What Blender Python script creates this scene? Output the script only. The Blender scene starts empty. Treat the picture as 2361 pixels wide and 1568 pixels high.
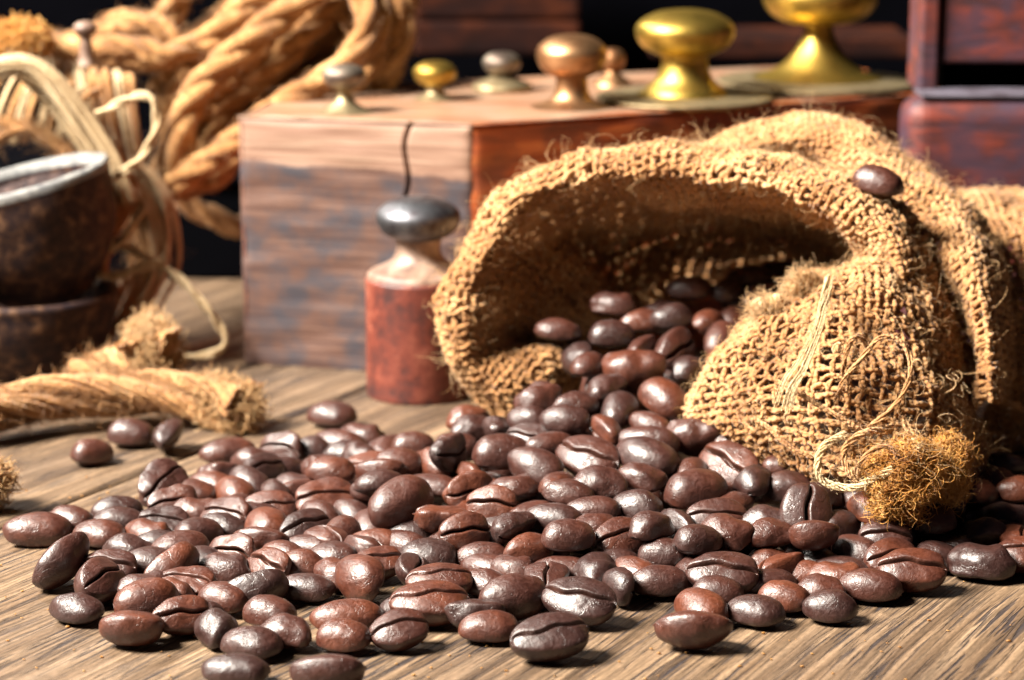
import bpy, math, random
import numpy as np
from mathutils import Vector, Matrix, Euler, noise
# 1 Blender unit = 1 cm (close-up of beans about 1.2 cm long)
sc = bpy.context.scene
sc.unit_settings.system = 'METRIC'
sc.unit_settings.scale_length = 0.01
R = math.radians
C = sc.collection
rng = np.random.default_rng(7)
random.seed(7)

# ------------------------------------------------------------------ camera
FPX, PITCH, CAMH = 5500.0, R(13.05), 13.7
cam = bpy.data.cameras.new('camera'); co = bpy.data.objects.new('camera', cam); C.objects.link(co)
co.location = (0, 0, CAMH); co.rotation_euler = (R(90) - PITCH, 0, 0)
cam.sensor_width = 36; cam.lens = 36 * FPX / 2361
cam.clip_start = 1; cam.clip_end = 1000
cam.dof.use_dof = True; cam.dof.focus_distance = 41.3
cam.dof.aperture_fstop = cam.lens * 1e-3 / 0.43
sc.camera = co

# ------------------------------------------------------------------ world, lamps, exposure
w = bpy.data.worlds.new('World'); sc.world = w; w.use_nodes = True
w.node_tree.nodes['Background'].inputs[0].default_value = (0.20, 0.27, 0.50, 1)
w.node_tree.nodes['Background'].inputs[1].default_value = 0.03
def area(name, loc, target, size, power, col, sy=None):
    l = bpy.data.lights.new(name, 'AREA'); l.energy = power; l.color = col; l.size = size
    if sy: l.shape = 'RECTANGLE'; l.size_y = sy
    o = bpy.data.objects.new(name, l); C.objects.link(o); o.location = loc
    o.rotation_euler = (Vector(target) - Vector(loc)).to_track_quat('-Z', 'Y').to_euler()
    return o
area('window_light', (-74, 22, 84), (2, 46, 0), 36, 1030000, (1.0, 0.935, 0.83))
area('rear_window_light', (-34, 96, 42), (0, 44, 0), 26, 250000, (1.0, 0.94, 0.86))
sc.view_settings.view_transform = 'Standard'; sc.view_settings.look = 'None'
sc.view_settings.exposure = 0; sc.view_settings.gamma = 1
sc.cycles.max_bounces = 6; sc.cycles.diffuse_bounces = 3; sc.cycles.glossy_bounces = 3
sc.cycles.use_denoising = True

# ------------------------------------------------------------------ geometry helpers
cp, sp_ = math.cos(PITCH), math.sin(PITCH)
def ray(px, py):
    x = (px - 1180.5) / FPX; y = -(py - 784) / FPX
    return x, cp + y * sp_, -sp_ + y * cp
def P(px, py, Y):                       # point of the place seen at (px, py) and standing Y cm away
    x, a, b = ray(px, py); t = Y / a
    return (x * t, Y, CAMH + b * t)
def G(px, py, z=0.0):                   # point at height z seen at (px, py)
    x, a, b = ray(px, py); t = (z - CAMH) / b
    return (x * t, a * t, z)
def pxcm(Y, z=1.0): return FPX / (Y * cp + (CAMH - z) * sp_)

def mesh_np(name, verts, faces, uv=None, mat=None, smooth=True, attr=None):
    me = bpy.data.meshes.new(name)
    verts = np.asarray(verts, np.float32); faces = np.asarray(faces, np.int32)
    nf, k = faces.shape
    me.vertices.add(len(verts)); me.vertices.foreach_set('co', verts.ravel())
    me.loops.add(nf * k); me.loops.foreach_set('vertex_index', faces.ravel())
    me.polygons.add(nf)
    me.polygons.foreach_set('loop_start', np.arange(0, nf * k, k, dtype=np.int32))
    me.polygons.foreach_set('loop_total', np.full(nf, k, np.int32))
    me.polygons.foreach_set('use_smooth', np.full(nf, smooth, bool))
    if uv is not None:
        l = me.uv_layers.new(name='UVMap'); l.data.foreach_set('uv', np.asarray(uv, np.float32)[faces.ravel()].ravel())
    if attr is not None:
        a = me.attributes.new('mark', 'FLOAT', 'POINT'); a.data.foreach_set('value', np.asarray(attr, np.float32))
    me.update(calc_edges=True)
    if mat: me.materials.append(mat)
    return me
def link(name, me, parent=None, loc=None, **props):
    o = bpy.data.objects.new(name, me); C.objects.link(o)
    if loc is not None: o.location = loc
    if parent: o.parent = parent
    for k, v in props.items():
        if v is not None: o[k] = v
    return o
def thing(name, label, cat, group=None, loc=(0, 0, 0)):
    o = link(name, None, loc=loc, label=label, category=cat, group=group); o.empty_display_size = 0.5
    return o

def tubes(paths, rad, sides=5, refn=None):
    """paths (K,n,3), rad (K,n) -> verts, faces, uv"""
    paths = np.asarray(paths, float); K, n, _ = paths.shape
    rad = np.broadcast_to(np.asarray(rad, float), (K, n))
    t = np.gradient(paths, axis=1); t /= np.linalg.norm(t, axis=2, keepdims=True) + 1e-9
    if refn is None:
        refn = np.broadcast_to(np.array([0.13, 0.31, 0.94]), paths.shape)
        refn = refn + 0.0
    b = np.cross(t, refn); b /= np.linalg.norm(b, axis=2, keepdims=True) + 1e-9
    nn = np.cross(b, t)
    an = np.arange(sides) * 2 * np.pi / sides
    v = paths[:, :, None, :] + rad[:, :, None, None] * (np.cos(an)[None, None, :, None] * b[:, :, None, :] + np.sin(an)[None, None, :, None] * nn[:, :, None, :])
    L = np.concatenate([np.zeros((K, 1)), np.cumsum(np.linalg.norm(np.diff(paths, axis=1), axis=2), axis=1)], axis=1)
    L = L + rng.uniform(0, 50, (K, 1))
    uv = np.stack([np.broadcast_to(L[:, :, None], (K, n, sides)), np.broadcast_to((np.arange(sides) / sides)[None, None, :], (K, n, sides))], axis=-1)
    idx = np.arange(K * n * sides).reshape(K, n, sides)
    a = idx[:, :-1, :]; bb = np.roll(a, -1, axis=2); d = idx[:, 1:, :]; c = np.roll(d, -1, axis=2)
    f = np.stack([a, bb, c, d], axis=-1).reshape(-1, 4)
    return v.reshape(-1, 3), f, uv.reshape(-1, 2)
class Geo:
    def __init__(s): s.v = []; s.f = []; s.u = []; s.n = 0
    def add(s, vfu):
        v, f, u = vfu; s.v.append(v); s.f.append(f + s.n); s.u.append(u); s.n += len(v)
    def mesh(s, name, mat): return mesh_np(name, np.concatenate(s.v), np.concatenate(s.f), np.concatenate(s.u), mat)
def crom(pts, n):
    """Catmull-Rom resample of (m,3) to n points at even arc length"""
    p = np.asarray(pts, float); m = len(p)
    q = np.vstack([2 * p[0] - p[1], p, 2 * p[-1] - p[-2]])
    tt = np.linspace(0, m - 1 - 1e-9, max(n * 3, 60)); i = tt.astype(int); u = (tt - i)[:, None]
    p0, p1, p2, p3 = q[i], q[i + 1], q[i + 2], q[i + 3]
    r = 0.5 * (2 * p1 + (p2 - p0) * u + (2 * p0 - 5 * p1 + 4 * p2 - p3) * u ** 2 + (3 * p1 - p0 - 3 * p2 + p3) * u ** 3)
    s = np.concatenate([[0], np.cumsum(np.linalg.norm(np.diff(r, axis=0), axis=1))])
    x = np.linspace(0, s[-1], n)
    return np.stack([np.interp(x, s, r[:, k]) for k in range(3)], axis=1)
def PP(l): return np.array([P(*q) for q in l])
def lathe(name, prof, mat, seg=64, parent=None, loc=(0, 0, 0), wob=0.0, cap=True, seed=0, **props):
    prof = np.asarray(prof, float); m = len(prof); an = np.arange(seg) * 2 * np.pi / seg
    v = np.zeros((m, seg, 3)); v[..., 0] = prof[:, 0:1] * np.cos(an); v[..., 1] = prof[:, 0:1] * np.sin(an); v[..., 2] = prof[:, 1:2]
    if wob:
        for i in range(m):
            for j in range(seg):
                k = noise.noise(Vector((v[i, j, 0] * 1.3 + seed, v[i, j, 1] * 1.3, v[i, j, 2] * 1.3))) * wob
                v[i, j, :2] *= 1 + k; 
    v[..., 0] += loc[0] * 0
    idx = np.arange(m * seg).reshape(m, seg)
    a = idx[:-1]; b = np.roll(a, -1, axis=1); d = idx[1:]; c = np.roll(d, -1, axis=1)
    f = np.stack([a, b, c, d], -1).reshape(-1, 4)
    me = mesh_np(name, v.reshape(-1, 3), f, None, mat)
    return link(name, me, parent, loc, **props)

# ------------------------------------------------------------------ materials
def newmat(name):
    m = bpy.data.materials.new(name); m.use_nodes = True
    nt = m.node_tree; return m, nt, nt.nodes, nt.links, nt.nodes['Principled BSDF']
def ramp(N, stops):
    r = N.new('ShaderNodeValToRGB'); e = r.color_ramp.elements
    while len(e) < len(stops): e.new(0.5)
    for i, (p, c) in enumerate(stops):
        e[i].position = p; e[i].color = (c[0], c[1], c[2], 1) if not isinstance(c, (int, float)) else (c, c, c, 1)
    return r
def tex(N, Lk, kind, vec, scale, detail=3, rough=0.55, dist=0.0):
    t = N.new('ShaderNodeTexNoise' if kind == 'n' else 'ShaderNodeTexVoronoi')
    t.inputs['Scale'].default_value = scale
    if kind == 'n':
        t.inputs['Detail'].default_value = detail; t.inputs['Roughness'].default_value = rough; t.inputs['Distortion'].default_value = dist
    Lk.new(vec, t.inputs['Vector']); return t
def mapping(N, Lk, src, scale=(1, 1, 1), loc=(0, 0, 0), rot=(0, 0, 0)):
    m = N.new('ShaderNodeMapping'); m.inputs['Scale'].default_value = scale; m.inputs['Location'].default_value = loc; m.inputs['Rotation'].default_value = rot
    Lk.new(src, m.inputs['Vector']); return m.outputs[0]
def bump(N, Lk, h, strength, dist, prev=None):
    b = N.new('ShaderNodeBump'); b.inputs['Strength'].default_value = strength; b.inputs['Distance'].default_value = dist
    Lk.new(h, b.inputs['Height'])
    if prev is not None: Lk.new(prev, b.inputs['Normal'])
    return b.outputs[0]
def mix(N, Lk, fac, a, b, mode='MIX'):
    m = N.new('ShaderNodeMix'); m.data_type = 'RGBA'; m.blend_type = mode
    for s, v in ((m.inputs['Factor'], fac), (m.inputs['A'], a), (m.inputs['B'], b)):
        if hasattr(v, 'links'): Lk.new(v, s)
        elif isinstance(v, tuple): s.default_value = (*v, 1)
        else: s.default_value = v
    return m.outputs['Result']
def math_(N, Lk, op, a, b=None, clamp=False):
    m = N.new('ShaderNodeMath'); m.operation = op; m.use_clamp = clamp
    for s, v in ((m.inputs[0], a), (m.inputs[1], b)):
        if v is None: continue
        if hasattr(v, 'links'): Lk.new(v, s)
        else: s.default_value = v
    return m.outputs[0]

def bean_material():
    m, nt, N, L, B = newmat('roasted_bean')
    tc = N.new('ShaderNodeTexCoord'); oi = N.new('ShaderNodeObjectInfo')
    vadd = N.new('ShaderNodeVectorMath'); vadd.operation = 'ADD'; L.new(tc.outputs['Object'], vadd.inputs[0])
    sc3 = N.new('ShaderNodeVectorMath'); sc3.operation = 'SCALE'; sc3.inputs[0].default_value = (37, 91, 53); L.new(oi.outputs['Random'], sc3.inputs['Scale']); L.new(sc3.outputs[0], vadd.inputs[1])
    v = vadd.outputs[0]
    tone = ramp(N, [(0.0, (0.024, 0.0075, 0.0055)), (0.35, (0.036, 0.0092, 0.0055)), (0.7, (0.052, 0.0125, 0.006)), (1.0, (0.088, 0.021, 0.0075))])
    n1 = tex(N, L, 'n', v, 2.2, 4, 0.6)
    f = math_(N, L, 'MULTIPLY_ADD', n1.outputs['Fac'], 1.0); 
    nn = f.node; nn.inputs[2].default_value = -0.5
    s = math_(N, L, 'ADD', oi.outputs['Random'], f, True)
    L.new(s, tone.inputs[0])
    n2 = tex(N, L, 'n', v, 14, 5, 0.65)
    r2 = ramp(N, [(0.35, 0.65), (0.7, 1.15)]); L.new(n2.outputs['Fac'], r2.inputs[0])
    c = mix(N, L, 1.0, tone.outputs[0], r2.outputs[0], 'MULTIPLY')
    at = N.new('ShaderNodeAttribute'); at.attribute_name = 'mark'
    ch = tex(N, L, 'n', v, 9, 3)
    chf = math_(N, L, 'MULTIPLY', at.outputs['Fac'], math_(N, L, 'MULTIPLY_ADD', ch.outputs['Fac'], 2.2), True)
    chf.node.inputs[0]; 
    c = mix(N, L, chf, c, (0.045, 0.014, 0.007))
    L.new(c, B.inputs['Base Color'])
    rr = ramp(N, [(0.3, 0.36), (0.7, 0.54)]); L.new(n2.outputs['Fac'], rr.inputs[0]); L.new(rr.outputs[0], B.inputs['Roughness'])
    B.inputs['Specular IOR Level'].default_value = 0.62
    B.inputs['Coat Weight'].default_value = 0.14; B.inputs['Coat Roughness'].default_value = 0.22
    # wrinkles and fine cracks
    wr = tex(N, L, 'n', v, 5.5, 4, 0.6, 1.2)
    vo = N.new('ShaderNodeTexVoronoi'); vo.feature = 'DISTANCE_TO_EDGE'; vo.inputs['Scale'].default_value = 2.3
    dv = tex(N, L, 'n', v, 3, 3); vm = N.new('ShaderNodeVectorMath'); vm.operation = 'MULTIPLY_ADD'
    L.new(dv.outputs['Color'], vm.inputs[0]); vm.inputs[1].default_value = (0.9, 0.9, 0.9); L.new(v, vm.inputs[2]); L.new(vm.outputs[0], vo.inputs['Vector'])
    cr = ramp(N, [(0.0, 0.0), (0.035, 1.0)]); L.new(vo.outputs['Distance'], cr.inputs[0])
    msk = tex(N, L, 'n', v, 1.7, 2); mr = ramp(N, [(0.48, 1.0), (0.6, 0.0)]); L.new(msk.outputs['Fac'], mr.inputs[0])
    crk = math_(N, L, 'MAXIMUM', cr.outputs[0], mr.outputs[0])
    fine = tex(N, L, 'n', v, 34, 3, 0.6)
    b = bump(N, L, wr.outputs['Fac'], 0.36, 0.05)
    b = bump(N, L, crk, 0.35, 0.02, b)
    b = bump(N, L, fine.outputs['Fac'], 0.28, 0.010, b)
    L.new(b, B.inputs['Normal']); L.new(b, B.inputs['Coat Normal'])
    return m
def fibre_material(name, dark, mid, light, transl=0.25, stripes=True):
    m, nt, N, L, B = newmat(name)
    uv = N.new('ShaderNodeUVMap'); tc = N.new('ShaderNodeTexCoord')
    big = tex(N, L, 'n', tc.outputs['Object'], 0.9, 3)
    st = tex(N, L, 'n', mapping(N, L, uv.outputs[0], (7, 6, 1)), 1.0, 4, 0.7)
    wv = N.new('ShaderNodeTexWave'); wv.inputs['Scale'].default_value = 1.0; wv.inputs['Distortion'].default_value = 1.5; wv.inputs['Detail'].default_value = 2
    mp = mapping(N, L, uv.outputs[0], (3.2, 1.3, 1)); L.new(mp, wv.inputs['Vector'])
    s = math_(N, L, 'ADD', math_(N, L, 'MULTIPLY', big.outputs['Fac'], 0.5), math_(N, L, 'MULTIPLY', st.outputs['Fac'], 0.5))
    r = ramp(N, [(0.32, dark), (0.5, mid), (0.66, light)]); L.new(s, r.inputs[0])
    L.new(r.outputs[0], B.inputs['Base Color']); B.inputs['Roughness'].default_value = 0.75
    B.inputs['Specular IOR Level'].default_value = 0.25
    B.inputs['Sheen Weight'].default_value = 0.25; B.inputs['Sheen Roughness'].default_value = 0.5
    h = math_(N, L, 'ADD', wv.outputs['Fac'], math_(N, L, 'MULTIPLY', st.outputs['Fac'], 0.8))
    b = bump(N, L, h, 0.7, 0.03); L.new(b, B.inputs['Normal'])
    if transl:
        tr = N.new('ShaderNodeBsdfTranslucent'); L.new(r.outputs[0], tr.inputs[0]); mx = N.new('ShaderNodeMixShader'); mx.inputs[0].default_value = transl
        L.new(B.outputs[0], mx.inputs[1]); L.new(tr.outputs[0], mx.inputs[2]); L.new(mx.outputs[0], N['Material Output'].inputs[0])
    return m
def wood_table():
    m, nt, N, L, B = newmat('oak_planks')
    tc = N.new('ShaderNodeTexCoord'); o = tc.outputs['Object']
    wob = tex(N, L, 'n', mapping(N, L, o, (0.05, 0.25, 1)), 1.0, 2)
    vm = N.new('ShaderNodeVectorMath'); vm.operation = 'MULTIPLY_ADD'; L.new(wob.outputs['Color'], vm.inputs[0]); vm.inputs[1].default_value = (0, 1.3, 0); L.new(o, vm.inputs[2])
    v = vm.outputs[0]
    g1 = tex(N, L, 'n', mapping(N, L, v, (0.06, 2.6, 1)), 1.0, 6, 0.62)
    g2 = tex(N, L, 'n', mapping(N, L, v, (0.22, 10, 1)), 1.0, 4, 0.65)
    pores = tex(N, L, 'n', mapping(N, L, v, (0.55, 13, 1)), 1.0, 3, 0.55)
    blotch = tex(N, L, 'n', mapping(N, L, o, (0.14, 0.3, 1)), 1.0, 4)
    r1 = ramp(N, [(0.30, (0.050, 0.030, 0.018)), (0.45, (0.120, 0.074, 0.042)), (0.60, (0.205, 0.134, 0.080)), (0.8, (0.30, 0.21, 0.135))]); L.new(g1.outputs['Fac'], r1.inputs[0])
    r2 = ramp(N, [(0.34, 0.45), (0.62, 1.2)]); L.new(g2.outputs['Fac'], r2.inputs[0])
    c = mix(N, L, 1.0, r1.outputs[0], r2.outputs[0], 'MULTIPLY')
    pr = ramp(N, [(0.40, 1.0), (0.48, 0.0)]); L.new(pores.outputs['Fac'], pr.inputs[0])
    pm = ramp(N, [(0.40, 0.15), (0.56, 1.0)]); pn = tex(N, L, 'n', mapping(N, L, v, (0.12, 1.4, 1), (5, 3, 0)), 1.0, 3); L.new(pn.outputs['Fac'], pm.inputs[0])
    pf = math_(N, L, 'MULTIPLY', pr.outputs[0], pm.outputs[0])
    c = mix(N, L, math_(N, L, 'MULTIPLY', pf, 0.92), c, (0.022, 0.018, 0.020))
    ck = tex(N, L, 'n', mapping(N, L, v, (0.07, 3.2, 1), (9, 2, 0)), 1.0, 3, 0.5); ckr = ramp(N, [(0.493, 0.0), (0.499, 1.0), (0.505, 0.0)]); L.new(ck.outputs['Fac'], ckr.inputs[0])
    c = mix(N, L, math_(N, L, 'MULTIPLY', ckr.outputs[0], 0.85), c, (0.02, 0.015, 0.014))
    br = ramp(N, [(0.42, 0.0), (0.62, 0.55)]); L.new(blotch.outputs['Fac'], br.inputs[0])
    c = mix(N, L, br.outputs[0], c, mix(N, L, 1.0, c, (0.55, 0.55, 0.62), 'MULTIPLY'))
    sp2 = tex(N, L, 'n', mapping(N, L, o, (5, 22, 1)), 1.0, 4, 0.7); sr = ramp(N, [(0.35, 0.72), (0.65, 1.22)]); L.new(sp2.outputs['Fac'], sr.inputs[0])
    c = mix(N, L, 1.0, c, sr.outputs[0], 'MULTIPLY')
    L.new(c, B.inputs['Base Color'])
    B.inputs['Roughness'].default_value = 0.55; B.inputs['Specular IOR Level'].default_value = 0.35
    h = math_(N, L, 'SUBTRACT', math_(N, L, 'SUBTRACT', math_(N, L, 'MULTIPLY', g2.outputs['Fac'], 0.6), pf), ckr.outputs[0])
    b = bump(N, L, g1.outputs['Fac'], 0.5, 0.10); b = bump(N, L, h, 0.6, 0.05, b); L.new(b, B.inputs['Normal'])
    return m
def wood_old(name, c0, c1, c2, scale=(0.35, 3.5, 3.5), rough=0.6, pale=None, bstr=0.5, blotch=0.6):
    m, nt, N, L, B = newmat(name)
    tc = N.new('ShaderNodeTexCoord'); o = tc.outputs['Object']
    g = tex(N, L, 'n', mapping(N, L, o, scale), 1.0, 6, 0.65, 0.6)
    r = ramp(N, [(0.3, c0), (0.5, c1), (0.7, c2)]); L.new(g.outputs['Fac'], r.inputs[0]); c = r.outputs[0]
    bl = tex(N, L, 'n', o, 0.9, 4, 0.6); br = ramp(N, [(0.45, 0.0), (0.62, blotch)]); L.new(bl.outputs['Fac'], br.inputs[0])
    c = mix(N, L, br.outputs[0], c, pale or (0.08, 0.07, 0.09))
    L.new(c, B.inputs['Base Color']); B.inputs['Roughness'].default_value = rough
    b = bump(N, L, g.outputs['Fac'], bstr, 0.06); L.new(b, B.inputs['Normal'])
    return m
def metal(name, col, dark, rough=0.3, met=1.0, scale=1.5):
    m, nt, N, L, B = newmat(name)
    tc = N.new('ShaderNodeTexCoord'); n = tex(N, L, 'n', tc.outputs['Object'], scale, 5, 0.6)
    r = ramp(N, [(0.36, dark), (0.6, col)]); L.new(n.outputs['Fac'], r.inputs[0]); L.new(r.outputs[0], B.inputs['Base Color'])
    B.inputs['Metallic'].default_value = met
    q = ramp(N, [(0.3, min(1, rough + 0.15)), (0.7, rough)]); L.new(n.outputs['Fac'], q.inputs[0]); L.new(q.outputs[0], B.inputs['Roughness'])
    f = tex(N, L, 'n', tc.outputs['Object'], scale * 9, 3); L.new(bump(N, L, f.outputs['Fac'], 0.12, 0.02), B.inputs['Normal'])
    return m
def stone(name, a, b_, c, rough=0.6, sc_=2.5):
    m, nt, N, L, B = newmat(name)
    tc = N.new('ShaderNodeTexCoord'); n = tex(N, L, 'n', tc.outputs['Object'], sc_, 7, 0.72)
    r = ramp(N, [(0.38, a), (0.52, b_), (0.68, c)]); L.new(n.outputs['Fac'], r.inputs[0]); L.new(r.outputs[0], B.inputs['Base Color'])
    B.inputs['Roughness'].default_value = rough
    L.new(bump(N, L, n.outputs['Fac'], 0.5, 0.08), B.inputs['Normal'])
    return m
def plain(name, col, rough=0.8):
    m, nt, N, L, B = newmat(name)
    tc = N.new('ShaderNodeTexCoord'); n = tex(N, L, 'n', tc.outputs['Object'], 0.3, 4)
    r = ramp(N, [(0.3, tuple(k * 0.6 for k in col)), (0.7, tuple(k * 1.3 for k in col))]); L.new(n.outputs['Fac'], r.inputs[0]); L.new(r.outputs[0], B.inputs['Base Color'])
    B.inputs['Roughness'].default_value = rough; B.inputs['Specular IOR Level'].default_value = 0.02
    return m
M_bean = bean_material()
M_jute = fibre_material('jute_yarn', (0.22, 0.085, 0.024), (0.48, 0.235, 0.083), (0.76, 0.49, 0.24), 0.3)
M_fuzz = fibre_material('jute_fuzz', (0.50, 0.27, 0.10), (0.72, 0.47, 0.22), (0.90, 0.70, 0.45), 0.4)
M_tuft = fibre_material('orange_fray', (0.52, 0.21, 0.03), (0.72, 0.36, 0.07), (0.86, 0.56, 0.20), 0.4)
M_pale = fibre_material('pale_thread', (0.60, 0.42, 0.20), (0.78, 0.60, 0.34), (0.88, 0.75, 0.50), 0.35)
M_rope = fibre_material('manila_rope', (0.13, 0.048, 0.012), (0.32, 0.145, 0.042), (0.58, 0.34, 0.14), 0.1)
M_twine = fibre_material('pale_twine', (0.32, 0.19, 0.09), (0.52, 0.37, 0.20), (0.74, 0.58, 0.37), 0.2)
M_table = wood_table()
def end_material():
    m, nt, N, L, B = newmat('weathered_end_face')
    tc = N.new('ShaderNodeTexCoord'); o = tc.outputs['Object']
    sx = N.new('ShaderNodeSeparateXYZ'); L.new(o, sx.inputs[0])
    g = tex(N, L, 'n', mapping(N, L, o, (0.3, 0.3, 9)), 1.0, 6, 0.7, 0.3)
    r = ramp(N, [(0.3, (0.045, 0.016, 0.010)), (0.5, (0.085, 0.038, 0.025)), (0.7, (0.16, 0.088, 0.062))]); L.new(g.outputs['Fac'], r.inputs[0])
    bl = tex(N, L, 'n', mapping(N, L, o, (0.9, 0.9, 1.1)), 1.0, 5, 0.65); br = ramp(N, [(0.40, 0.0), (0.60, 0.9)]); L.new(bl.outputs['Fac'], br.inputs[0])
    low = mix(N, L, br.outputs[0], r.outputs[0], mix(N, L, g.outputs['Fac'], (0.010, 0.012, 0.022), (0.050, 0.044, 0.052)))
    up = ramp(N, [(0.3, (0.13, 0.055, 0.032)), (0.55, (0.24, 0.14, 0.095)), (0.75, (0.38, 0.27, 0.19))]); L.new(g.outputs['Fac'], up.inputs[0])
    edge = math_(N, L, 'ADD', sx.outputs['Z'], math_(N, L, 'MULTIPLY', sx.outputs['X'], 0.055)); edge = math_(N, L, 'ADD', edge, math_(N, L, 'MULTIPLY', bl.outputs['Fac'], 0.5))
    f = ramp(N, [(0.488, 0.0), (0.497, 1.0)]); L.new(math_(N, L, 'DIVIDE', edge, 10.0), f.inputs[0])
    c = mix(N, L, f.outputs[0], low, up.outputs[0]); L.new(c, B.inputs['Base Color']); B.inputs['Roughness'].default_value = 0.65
    L.new(bump(N, L, g.outputs['Fac'], 0.4, 0.05), B.inputs['Normal'])
    return m
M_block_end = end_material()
M_block = wood_old('mahogany_block', (0.10, 0.018, 0.007), (0.30, 0.060, 0.013), (0.50, 0.15, 0.035), (0.35, 0.35, 3.5), 0.5, (0.05, 0.02, 0.02), 0.4, 0.5)
M_block_top = wood_old('worn_block_top', (0.12, 0.045, 0.020), (0.21, 0.105, 0.058), (0.33, 0.20, 0.125), (0.35, 3, 1), 0.5, (0.20, 0.15, 0.11), 0.4, 0.5)
M_red = wood_old('red_stained_wood', (0.014, 0.005, 0.009), (0.065, 0.010, 0.008), (0.18, 0.026, 0.011), (0.5, 2, 2.2), 0.62, (0.03, 0.017, 0.035), 0.4, 0.7)
M_rededge = metal('grey_edge', (0.09, 0.08, 0.105), (0.04, 0.03, 0.042), 0.55, 0.0)
M_darkwood = wood_old('dark_crate_wood', (0.006, 0.002, 0.0015), (0.020, 0.005, 0.0025), (0.05, 0.012, 0.004), (0.5, 0.5, 1.2), 0.85, (0.008, 0.003, 0.003))
for _m in (M_darkwood,): _m.node_tree.nodes['Principled BSDF'].inputs['Specular IOR Level'].default_value = 0.08
M_back = plain('backdrop_cloth', (0.0006, 0.0006, 0.0012), 0.95)
M_shade = plain('gap_shade', (0.0008, 0.0008, 0.0014), 0.9)  # near-black colour standing in for shade in the slot and behind the rope
M_brass = metal('polished_brass', (0.56, 0.385, 0.085), (0.26, 0.165, 0.035), 0.35)
M_brassd = metal('tarnished_brass', (0.40, 0.32, 0.19), (0.18, 0.135, 0.075), 0.48)
M_copper = metal('copper_knob', (0.44, 0.25, 0.125), (0.18, 0.085, 0.04), 0.40)
M_steel = metal('grey_steel', (0.33, 0.28, 0.22), (0.11, 0.08, 0.065), 0.45)
M_iron = metal('dull_iron_knob', (0.17, 0.175, 0.19), (0.045, 0.035, 0.04), 0.42)
M_rust = stone('rusty_red_weight', (0.035, 0.010, 0.009), (0.115, 0.022, 0.012), (0.20, 0.058, 0.034), 0.5, 1.3)
M_neck = stone('worn_neck', (0.085, 0.045, 0.032), (0.19, 0.12, 0.085), (0.32, 0.23, 0.18), 0.45, 1.6)
M_bowl = stone('dark_stone', (0.010, 0.007, 0.010), (0.035, 0.018, 0.014), (0.16, 0.085, 0.045), 0.55, 2.6)
M_bowlrim = stone('worn_grey_rim', (0.08, 0.08, 0.085), (0.17, 0.168, 0.16), (0.28, 0.27, 0.25), 0.7)
M_grounds = stone('ground_coffee', (0.004, 0.004, 0.008), (0.03, 0.018, 0.016), (0.12, 0.08, 0.07), 0.8, 5)

for _m in (M_grounds, M_bowl): _m.node_tree.nodes['Principled BSDF'].inputs['Specular IOR Level'].default_value = 0.15
# ------------------------------------------------------------------ the table: planks
table = thing('table', 'x', 'x'); del table['label']; del table['category']; table['kind'] = 'structure'
gd = np.array([3.65, 6.2]); gd /= np.linalg.norm(gd); gn = np.array([-gd[1], gd[0]])
th = math.atan2(gd[1], gd[0])
bounds = [-42, -18, 5.5, 30.45, 36.5, 45, 55, 67]
for k in range(len(bounds) - 1):
    y0, y1 = bounds[k] + 0.035, bounds[k + 1] - 0.035
    nx, ny = (420, 40)
    xs = np.linspace(-22, 118, nx) ; ys = y0 + (y1 - y0) * (0.5 - 0.5 * np.cos(np.linspace(0, np.pi, ny)))
    V = []
    top = [[(x, y, 0) for x in xs] for y in ys]
    v = np.array(top)                                   # ny,nx,3
    e = np.minimum(v[..., 1] - y0, y1 - v[..., 1]); 
    wv = np.array([[noise.noise(Vector((x * 0.25, y * 0.8, k))) for x in xs] for y in ys])
    v[..., 2] = -0.10 * np.exp(-e / 0.05) - 0.012 + 0.012 * wv
    # ragged edges
    lo = np.array([noise.noise(Vector((x * 0.9, k * 3.1, 0))) for x in xs]) * 0.02 + np.array([noise.noise(Vector((x * 4, k * 3.1, 7))) for x in xs]) * 0.012
    v[0, :, 1] += lo; v[-1, :, 1] += lo[::-1]
    skirt0 = v[0:1].copy(); skirt0[..., 2] = -1.5; skirt1 = v[-1:].copy(); skirt1[..., 2] = -1.5
    v = np.concatenate([skirt0, v, skirt1]); n2 = ny + 2
    idx = np.arange(n2 * nx).reshape(n2, nx)
    f = np.stack([idx[:-1, :-1], idx[:-1, 1:], idx[1:, 1:], idx[1:, :-1]], -1).reshape(-1, 4)
    # keep only table within its outline (back edge at Y about 84)
    me = mesh_np('plank', v.reshape(-1, 3), f, None, M_table)
    o = link('plank', me, table); o.rotation_euler = (0, 0, th); 
back = mesh_np('backdrop', [(-90, 86, -12), (90, 86, -12), (90, 90, 70), (-90, 90, 70)], [[0, 1, 2, 3]], None, M_back)
link('backdrop', back, kind='structure')

# ------------------------------------------------------------------ box helpers
def boxm(name, x0, x1, y0, y1, z0, z1, mat, bev=0.06, seg=2, parent=None, rz=0, pivot=None, **props):
    import bmesh
    bm = bmesh.new(); bmesh.ops.create_cube(bm, size=1)
    for v in bm.verts:
        v.co = Vector((x0 + (v.co.x + .5) * (x1 - x0), y0 + (v.co.y + .5) * (y1 - y0), z0 + (v.co.z + .5) * (z1 - z0)))
    if bev: bmesh.ops.bevel(bm, geom=bm.edges[:], offset=bev, segments=seg, affect='EDGES', profile=0.5)
    me = bpy.data.meshes.new(name); bm.to_mesh(me); bm.free(); me.materials.append(mat)
    for p in me.polygons: p.use_smooth = False
    return link(name, me, parent, **props)

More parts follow.
